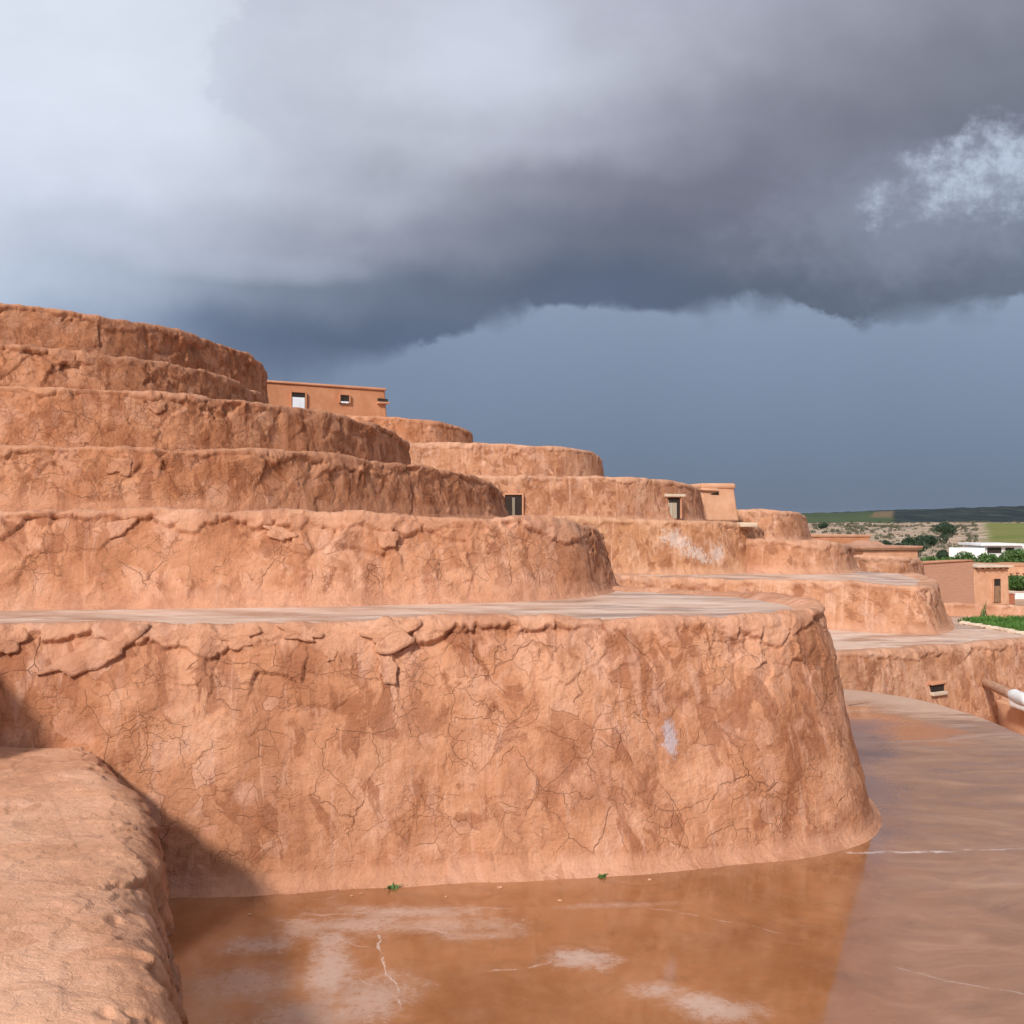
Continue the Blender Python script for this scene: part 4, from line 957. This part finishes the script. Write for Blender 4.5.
pv = bm_obj('pavement', bm, M['wet_floor'], loc=(0, 8, 0)); tag(pv, kind='structure')
# make sure the top faces look up
me = pv.data
if sum(p.normal.z for p in me.polygons if abs(p.normal.z) > .5) < 0: me.flip_normals()

# weeds at the foot of the near wall
def tuft(x, y, n, r, hh, label):
    pts = np.stack([x + rs.randn(n) * r, y + rs.randn(n) * r * .5, np.full(n, .0)], 1)
    V, F = blades('weed', pts, hh, .022, M['leaf'], 1.6)
    tag(mesh_np('weed_plant', V, F, M['leaf'], loc=(x, y, 0), smooth=False), label, 'weed')
tuft(-.99, 8.14, 16, .028, .032, 'tiny green weed left of centre at the foot of the near wall')
tuft(.755, 8.40, 22, .026, .026, 'tiny green weed right of centre at the foot of the near wall')

for i, (cxp, cyp) in enumerate(((500, 888), (352, 896), (361, 894), (700, 868), (842, 846), (650, 880), (446, 897), (250, 915), (560, 901))):
    g = gp(cxp, cyp, 0.)
    tag(rock('mud_crumb', (g[0], g[1], .004), .008 + .010 * random.random(), M['mud_chip'], 71 + i, .6), 'small crumb of dried mud lying near the foot of the near wall', 'crumb', 'mud crumbs below the near wall')

# ------------------------------------------------------------------ ground sheet, hills
def TZ(x, y):
    yy = np.abs(y)
    z = np.interp(y, [-6000, -20, 24, 34, 60, 110, 180, 240, 330, 420, 490, 560, 800, 1150, 1500, 2100, 2800, 3300, 9000],
                     [-4, -1.6, -1.6, -3.0, -3.4, -3.6, -4.3, -3.0, -.4, 1.1, 1.7, .5, -8, -9, -3, 9, 0, 0, -20])
    r = x / np.maximum(y, 1)
    hr = np.interp(r, [-3, 0, .28, .34, .39, .44, .52, .8, 3], [12, 14, 17, 23, 29, 35, 38.5, 40, 20])
    rf = sstep(1900, 2800, y) * (1 - sstep(2900, 4200, y))
    z = z + hr * rf
    z += fbm(x * .012, y * .012, x * 0, 3, 4) * 1.3 * sstep(110, 260, y) * (1 - sstep(420, 520, y))
    z += fbm(x * .06, y * .06, x * 0, 4, 3) * .55 * sstep(120, 200, y) * (1 - sstep(480, 600, y))
    z += fbm(x * .004, y * .002, x * 0, 5, 5) * 3.2 * sstep(1300, 2000, y)
    z += np.abs(fbm(x * .03, y * .01, x * 0, 6, 3)) * 5 * sstep(1900, 2400, y)
    return z
ys = np.concatenate([[-6000, -1500, -300, -60, -20, 0, 10, 18, 24], np.geomspace(27, 620, 230), np.geomspace(640, 9000, 130)])
rr_ = np.concatenate([np.linspace(-2.6, .2, 40), np.linspace(.215, .62, 170), np.linspace(.64, 2.6, 30)])
Yg, Rg = np.meshgrid(ys, rr_, indexing='ij'); Xg = Rg * (np.abs(Yg) + 3); Zg = TZ(Xg, Yg)
idx = np.arange(Yg.size).reshape(Yg.shape)
F = np.stack([idx[:-1, :-1], idx[:-1, 1:], idx[1:, 1:], idx[1:, :-1]], -1).reshape(-1, 4)
tag(mesh_np('ground', np.stack([Xg, Yg, Zg], -1).reshape(-1, 3), F, M['ground'], loc=(0, 0, 0)), kind='structure')

# ------------------------------------------------------------------ vegetation
def leaf_cloud(centers, radii, n, size, seed):
    r = np.random.RandomState(seed); centers = np.array(centers); radii = np.array(radii)
    w = radii[:, 0] * radii[:, 1] * radii[:, 2]; ci = r.choice(len(centers), n, p=w / w.sum())
    d = r.randn(n, 3); d /= np.linalg.norm(d, axis=1)[:, None]; rad = .45 + .6 * r.rand(n) ** .6
    p = centers[ci] + d * radii[ci] * rad[:, None]
    a = r.randn(n, 3); a /= np.linalg.norm(a, axis=1)[:, None]; b = np.cross(a, r.randn(n, 3)); b /= np.linalg.norm(b, axis=1)[:, None]
    sz = size * (.6 + .8 * r.rand(n))[:, None]
    V = np.stack([p - a * sz, p - b * sz * .55, p + a * sz, p + b * sz * .55], 1).reshape(-1, 3)
    return V, (np.arange(n)[:, None] * 4 + np.arange(4)).astype(int)
def bush(name, label, cat, cx, cy, zb, wid, dep, hgt, n, size, mat, seed, group=None, trunk=True):
    r = random.Random(seed); k = max(3, int(wid / (hgt * .45)))
    e = empty(name, (cx, cy, zb), label, cat, group)
    cs, rd = [], []
    for i in range(k * 2):
        h = hgt * r.uniform(.30, .44)
        cs.append((cx + wid * (r.random() - .5) * .85, cy + dep * (r.random() - .5) * .6, zb + hgt * r.uniform(.38, .66))); rd.append((h * r.uniform(.8, 1.2), h * .9, h * r.uniform(.75, 1.0)))
    V, F = leaf_cloud(cs, rd, n, size, seed); mesh_np('crown', V, F, mat, e, smooth=False)
    nn_ = max(1, k // 2)
    for i in range(nn_):
        bm = bmesh.new()
        x = cx + wid * (i + .5) / nn_ - wid / 2
        tube(bm, (x, cy, zb - .2), (x + .2, cy, zb + hgt * .5), hgt * .04, hgt * .02, 7, 4, .05, i)
        for j in range(3): tube(bm, (x + .1, cy, zb + hgt * .25), (x + .1 + r.uniform(-.3, .3) * hgt, cy + r.uniform(-.2, .2) * hgt, zb + hgt * .65), hgt * .02, hgt * .008, 5, 3, .03, j)
        bm_obj('trunk', bm, M['wood'], e)
    return e
def at_px(pxc, D): return (pxc - 512) / 1000 * D
bush('hedge', 'leafy green hedge above the mud-brick wall, in front of the white house', 'hedge', at_px(949, 105), 105, -3.6, 4.4, 2.2, 3.3, 9000, .13, M['leaf'], 3)
bush('hedge', 'longer green hedge in front of the dark windows of the white house', 'hedge', at_px(1003, 104), 104, -3.6, 6.2, 2.4, 3.4, 11000, .13, M['leaf'], 5)
bush('hedge', 'green hedge continuing behind the roof of the small hut to the frame edge', 'hedge', at_px(1052, 103), 103, -3.6, 4.5, 2.2, 3.2, 5000, .13, M['leaf'], 7)
bush('bush', 'bright green bush before the peach house, right of the small hut', 'bush', at_px(1022, 88), 88, -3.5, 2.6, 1.8, 1.75, 5000, .10, M['leaf'], 9)
for i, (pxx, pyy, D, wd, hg) in enumerate(((873, 541, 220, 4.0, 2.6), (902, 545, 210, 3.2, 2.4), (918, 544, 205, 4.2, 3.0), (926, 540, 235, 5, 3.2), (934, 537, 250, 4.5, 3.4), (941, 533, 290, 5, 4.2), (947, 532, 300, 3.6, 4.0), (943, 546, 190, 2.4, 2.2), (889, 540, 230, 2.5, 1.8), (823, 528, 330, 4, 2.4), (910, 538, 250, 3, 2.2))):
    x = at_px(pxx, D); zb = float(TZ(np.array([x]), np.array([float(D)]))[0])
    bush('tree', ('dark round tree on the scrubby tan slope' ), 'tree', x, D, zb, wd, wd * .7, hg, 1400, .22, M['leaf_dark'], 40 + i, group='dark trees on the tan slope')
# far scrub: reads as one mass
r = np.random.RandomState(12); cs, rd = [], []
while len(cs) < 1100:
    D = r.uniform(185, 500); rt_ = r.uniform(.30, .56); x = rt_ * D
    if x > .465 * D and 235 < D < 470: continue
    if D < 200 and rt_ > .42: continue
    s_ = r.uniform(.2, .7); cs.append((x, D, float(TZ(np.array([x]), np.array([D]))[0]) + s_ * .4)); rd.append((s_ * 1.1, s_ * .9, s_ * .8))
V, F = leaf_cloud(cs, rd, 30000, .2, 99)
tag(mesh_np('scrub', V, F, M['scrub'], loc=(150, 300, -2), smooth=False), 'dry scrub scattered over the tan slope', 'scrub', kind='stuff')

# ------------------------------------------------------------------ air
AIR = 0.00002
if AIR:
    m, t = new_mat('haze_air'); v = t.n('ShaderNodeVolumePrincipled'); o = t.n('ShaderNodeOutputMaterial')
    v.inputs['Color'].default_value = (.80, .86, .95, 1); v.inputs['Density'].default_value = AIR; v.inputs['Anisotropy'].default_value = .1
    t.t.links.new(v.outputs[0], o.inputs['Volume'])
    bm = bmesh.new(); frame_box(bm, (0, 0, 0), (1, 0, 0), (0, 1, 0), -24500, 24500, -6500, 9500, -40, 70)
    tag(bm_obj('haze', bm, m, loc=(0, 0, 0)), 'thin damp air over the plain', 'haze', kind='stuff')

# ------------------------------------------------------------------ sky
def srgb(c):
    return tuple((v / 255 / 12.92) if v / 255 <= .04045 else ((v / 255 + .055) / 1.055) ** 2.4 for v in c)
W = bpy.data.worlds.new('World'); scene.world = W; W.use_nodes = True
t = NT(W.node_tree)
tc = t.n('ShaderNodeTexCoord'); d = tc.outputs['Generated']
dx, dy, dz = t.xyz(d)[:3]
yy = t.m('MAXIMUM', dy, .12)
U0 = t.m('DIVIDE', dx, yy); V0 = t.m('DIVIDE', dz, yy)
cv = t.comb(U0, V0, 0.)
def wn(scale, det, amp, off, rough=.6, stretch=(1, 1, 1)):
    v = t.vm('ADD', t.vm('MULTIPLY', cv, stretch), (off, off * .7, off * .3)); nn = t.n('ShaderNodeTexNoise'); t.put(nn.inputs['Vector'], v)
    nn.inputs['Scale'].default_value = scale; nn.inputs['Detail'].default_value = det; nn.inputs['Roughness'].default_value = rough
    return t.m('MULTIPLY', t.m('SUBTRACT', nn.outputs['Fac'], .5), amp)
Uw = t.m('ADD', U0, t.m('ADD', wn(3, 3, .16, 1), wn(8, 7, .09, 2)))
Vw = t.m('ADD', V0, t.m('ADD', wn(3, 3, .11, 3), wn(8, 7, .06, 4)))
cols = [0, 128, 256, 384, 512, 640, 768, 896, 1024]
rows = [
 (-60,  [(222,231,246),(228,235,247),(204,209,222),(196,200,214),(202,206,219),(180,183,198),(150,153,167),(142,145,158),(134,137,150)]),
 (0,    [(222,231,246),(226,233,246),(204,209,222),(198,202,216),(206,210,224),(182,185,200),(162,165,180),(150,153,167),(135,138,150)]),
 (60,   [(222,231,246),(226,233,246),(202,208,221),(203,207,220),(216,221,235),(184,188,202),(152,155,169),(131,134,146),(124,128,140)]),
 (120,  [(219,227,243),(221,228,243),(202,208,221),(194,198,212),(192,196,211),(158,161,176),(132,134,148),(121,124,138),(118,122,137)]),
 (180,  [(212,220,237),(211,218,234),(196,202,217),(180,184,199),(140,143,157),(122,124,140),(120,121,137),(126,131,147),(142,150,168)]),
 (235,  [(197,206,222),(192,200,217),(178,185,201),(150,154,170),(112,118,134),(104,110,126),(108,112,128),(114,121,136),(118,127,143)]),
 (285,  [(190,202,221),(174,185,205),(138,149,170), (104,114,134), (90,99,119),(86,96,119),(90,99,117),(96,104,121),(104,113,130)]),
 (340,  [(165,180,203),(140,155,180),(94,108,134), (84,97,121),(92,104,128),(86,97,120),(88,98,119),(92,102,122),(100,111,132)]),
]
uf = t.m('ADD', Uw, .512)
uf = t.m('DIVIDE', uf, 1.024, clamp=True)
rc = [t.ramp(uf, [(c / 1024, srgb(k)) for c, k in zip(cols, ks)], 'B_SPLINE') for _, ks in rows]
cur = rc[0]
for i in range(1, len(rows)):
    va, vb = (520 - rows[i - 1][0]) / 1000, (520 - rows[i][0]) / 1000
    cur = t.mix(t.rng(Vw, va, vb, 0., 1., smooth=True), cur, rc[i])
# billow detail inside the cloud
bil = t.m('ADD', wn(4.2, 7, .36, 6, .60, (1, 1.5, 1)), wn(13, 6, .16, 8, .62, (1, 1.5, 1)))
cur = t.vm('SCALE', cur, scale=t.m('ADD', 1., bil))
# sunlit bank at the upper left, its torn edge against the grey mass
ev = t.xyz(t.ramp(t.m('DIVIDE', V0, .6, clamp=True), [(a / .6, (b + 600) / 1200) for a, b in ((.20, -230), (.25, -200), (.29, -150), (.33, -150), (.37, -220), (.41, -285), (.46, -290), (.52, -285), (.6, -270))]))[0]
ev = t.m('SUBTRACT', t.m('MULTIPLY', ev, 1.2), .6)
ed = t.m('SUBTRACT', t.m('ADD', U0, t.m('ADD', wn(11, 7, .17, 50, .68), wn(4, 3, .12, 51))), ev)
bank = t.m('MULTIPLY', t.rng(ed, .02, t.rng(V0, .36, .46, -.16, -.03)), t.m('MULTIPLY', t.rng(V0, .28, .42), .60))
cur = t.mix(bank, cur, t.vm('SCALE', t.comb(*[t.m('MULTIPLY', k, 1.) for k in srgb((222, 229, 242))]), scale=t.m('ADD', 1., wn(7, 6, .22, 55, .6, (1, 1.4, 1)))))
cur = t.mix(t.m('MULTIPLY', t.m('MULTIPLY', t.rng(ed, -.01, .015), t.rng(ed, .16, .03)), t.m('MULTIPLY', t.rng(V0, .34, .42), .30)), cur, srgb((184, 190, 206)))
# the bright torn gap at the right
gw = t.m('ADD', wn(9, 7, 1.7, 12, .7), wn(34, 4, 1.5, 13, .6, (1, 1.3, 1)))
gap = t.rng(t.ellipse(U0, V0, 0.487, .345, .135, .052, .25, warp=gw), .0, .8)
gap2 = t.rng(t.ellipse(U0, V0, .40, .300, .24, .095, .1, warp=t.m('MULTIPLY', gw, .6)), .0, .9)
cur = t.mix(t.m('MULTIPLY', gap2, .30), cur, srgb((160, 170, 188)))
cur = t.mix(t.m('MULTIPLY', gap, t.rng(t.noise(cv, 26, 5, .7), .34, .62, .15, .85)), cur, srgb((196, 209, 228)))
gl = t.rng(t.ellipse(U0, V0, -.02, .475, .12, .09, .3, warp=wn(5, 4, .9, 20)), .0, .9)
cur = t.mix(t.m('MULTIPLY', gl, .5), cur, srgb((214, 221, 236)))
lf = t.rng(t.ellipse(U0, V0, -.26, .252, .15, .022, -.05, warp=wn(6, 5, 1.3, 21)), .0, .7)
cur = t.mix(t.m('MULTIPLY', lf, .35), cur, srgb((190, 198, 214)))
# rain curtain below the ragged cloud base
bnd = [(-60, 420), (120, 400), (250, 372), (330, 358), (400, 347), (465, 334), (490, 318), (520, 306), (545, 298), (580, 302), (640, 312), (700, 310), (722, 301), (740, 300), (790, 303), (815, 312), (850, 319), (900, 314), (940, 309), (1024, 296), (1100, 290)]
bf = t.m('DIVIDE', t.m('ADD', U0, .572), 1.16, clamp=True)
bv = t.ramp(bf, [((a + 60) / 1160, (520 - b) / 1000) for a, b in bnd])
bvx = t.xyz(bv)[0]
rag = t.m('ADD', t.m('MULTIPLY', wn(24, 7, .046, 30, .68, (1, .9, 1)), t.rng(t.noise(cv, 7, 2, .5), .35, .6, .25, 1.)), wn(9, 3, .028, 31))
dist = t.m('SUBTRACT', t.m('ADD', V0, rag), bvx)
soft = t.m('ADD', t.rng(U0, -.30, -.06, .06, .006), t.rng(t.noise(cv, 9, 3, .5), .42, .62, 0., .028))
below = t.rng(t.m('DIVIDE', dist, soft), -.9, .5, 1., 0.)
rainc = t.ramp(t.m('DIVIDE', V0, .25, clamp=True), [(0., srgb((94, 110, 136))), (.28, srgb((107, 123, 149))), (.68, srgb((129, 144, 168))), (.88, srgb((140, 154, 177))), (1., srgb((146, 160, 183)))])
rl = t.ramp(uf, [(0., srgb((150, 166, 192))), (.25, srgb((124, 140, 166))), (.45, srgb((118, 133, 158))), (1., srgb((120, 134, 160)))])
rainc = t.mix(t.rng(U0, -.35, .0, .9, .0), rainc, rl)
rainc = t.vm('SCALE', rainc, scale=t.m('ADD', 1., wn(2.2, 4, .14, 40, .5, (2.2, .7, 1))))
cur = t.mix(below, cur, rainc)
# below the horizon: dull earth tone
sky = t.n('ShaderNodeTexSky', sky_type='NISHITA'); sky.sun_disc = False
SUN = Vector((.30, .75, -.59)).normalized()
sky.sun_elevation = math.asin(-SUN.z); sky.sun_rotation = math.atan2(-SUN.x, -SUN.y)
cur = t.vm('SCALE', cur, scale=t.rng(dy, .05, -.4, 1., 2.1))  # unseen sky behind the viewer brightened as added fill for the shadows
bgA = t.n('ShaderNodeBackground'); t.put(bgA.inputs[0], sky.outputs[0]); bgA.inputs[1].default_value = .10
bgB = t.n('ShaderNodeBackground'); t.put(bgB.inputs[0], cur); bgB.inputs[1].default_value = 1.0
# thin breaks of open sky behind the viewer and a trace of it everywhere
open_f = t.m('ADD', .06, t.m('MULTIPLY', t.rng(dy, .0, -.5), .45))
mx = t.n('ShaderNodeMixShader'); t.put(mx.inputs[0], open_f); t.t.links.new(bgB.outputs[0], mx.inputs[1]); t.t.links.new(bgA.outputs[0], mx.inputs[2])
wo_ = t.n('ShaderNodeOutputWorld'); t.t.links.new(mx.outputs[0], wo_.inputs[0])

L = bpy.data.lights.new('sun', 'SUN'); L.energy = 3.5; L.angle = R(6.0); L.color = (1, .955, .89)
lo = bpy.data.objects.new('sun', L); COL.objects.link(lo); lo.rotation_euler = SUN.to_track_quat('-Z', 'Y').to_euler(); lo.location = (-10, -20, 30)

# ------------------------------------------------------------------ camera
cd = bpy.data.cameras.new('camera'); cam = bpy.data.objects.new('camera', cd); COL.objects.link(cam)
cam.location = (0, 0, CAM_H); cam.rotation_euler = (R(90), 0, 0)
cd.sensor_width = 36; cd.lens = 36 * 1000 / 1024; cd.shift_y = 8 / 1024; cd.clip_start = .05; cd.clip_end = 30000
scene.camera = cam
vs = scene.view_settings; vs.view_transform = 'Standard'; vs.look = 'None'; vs.exposure = 0; vs.gamma = 1
scene.cycles.use_adaptive_sampling = True; scene.cycles.adaptive_threshold = .035; scene.cycles.volume_bounces = 0; scene.cycles.max_bounces = 6
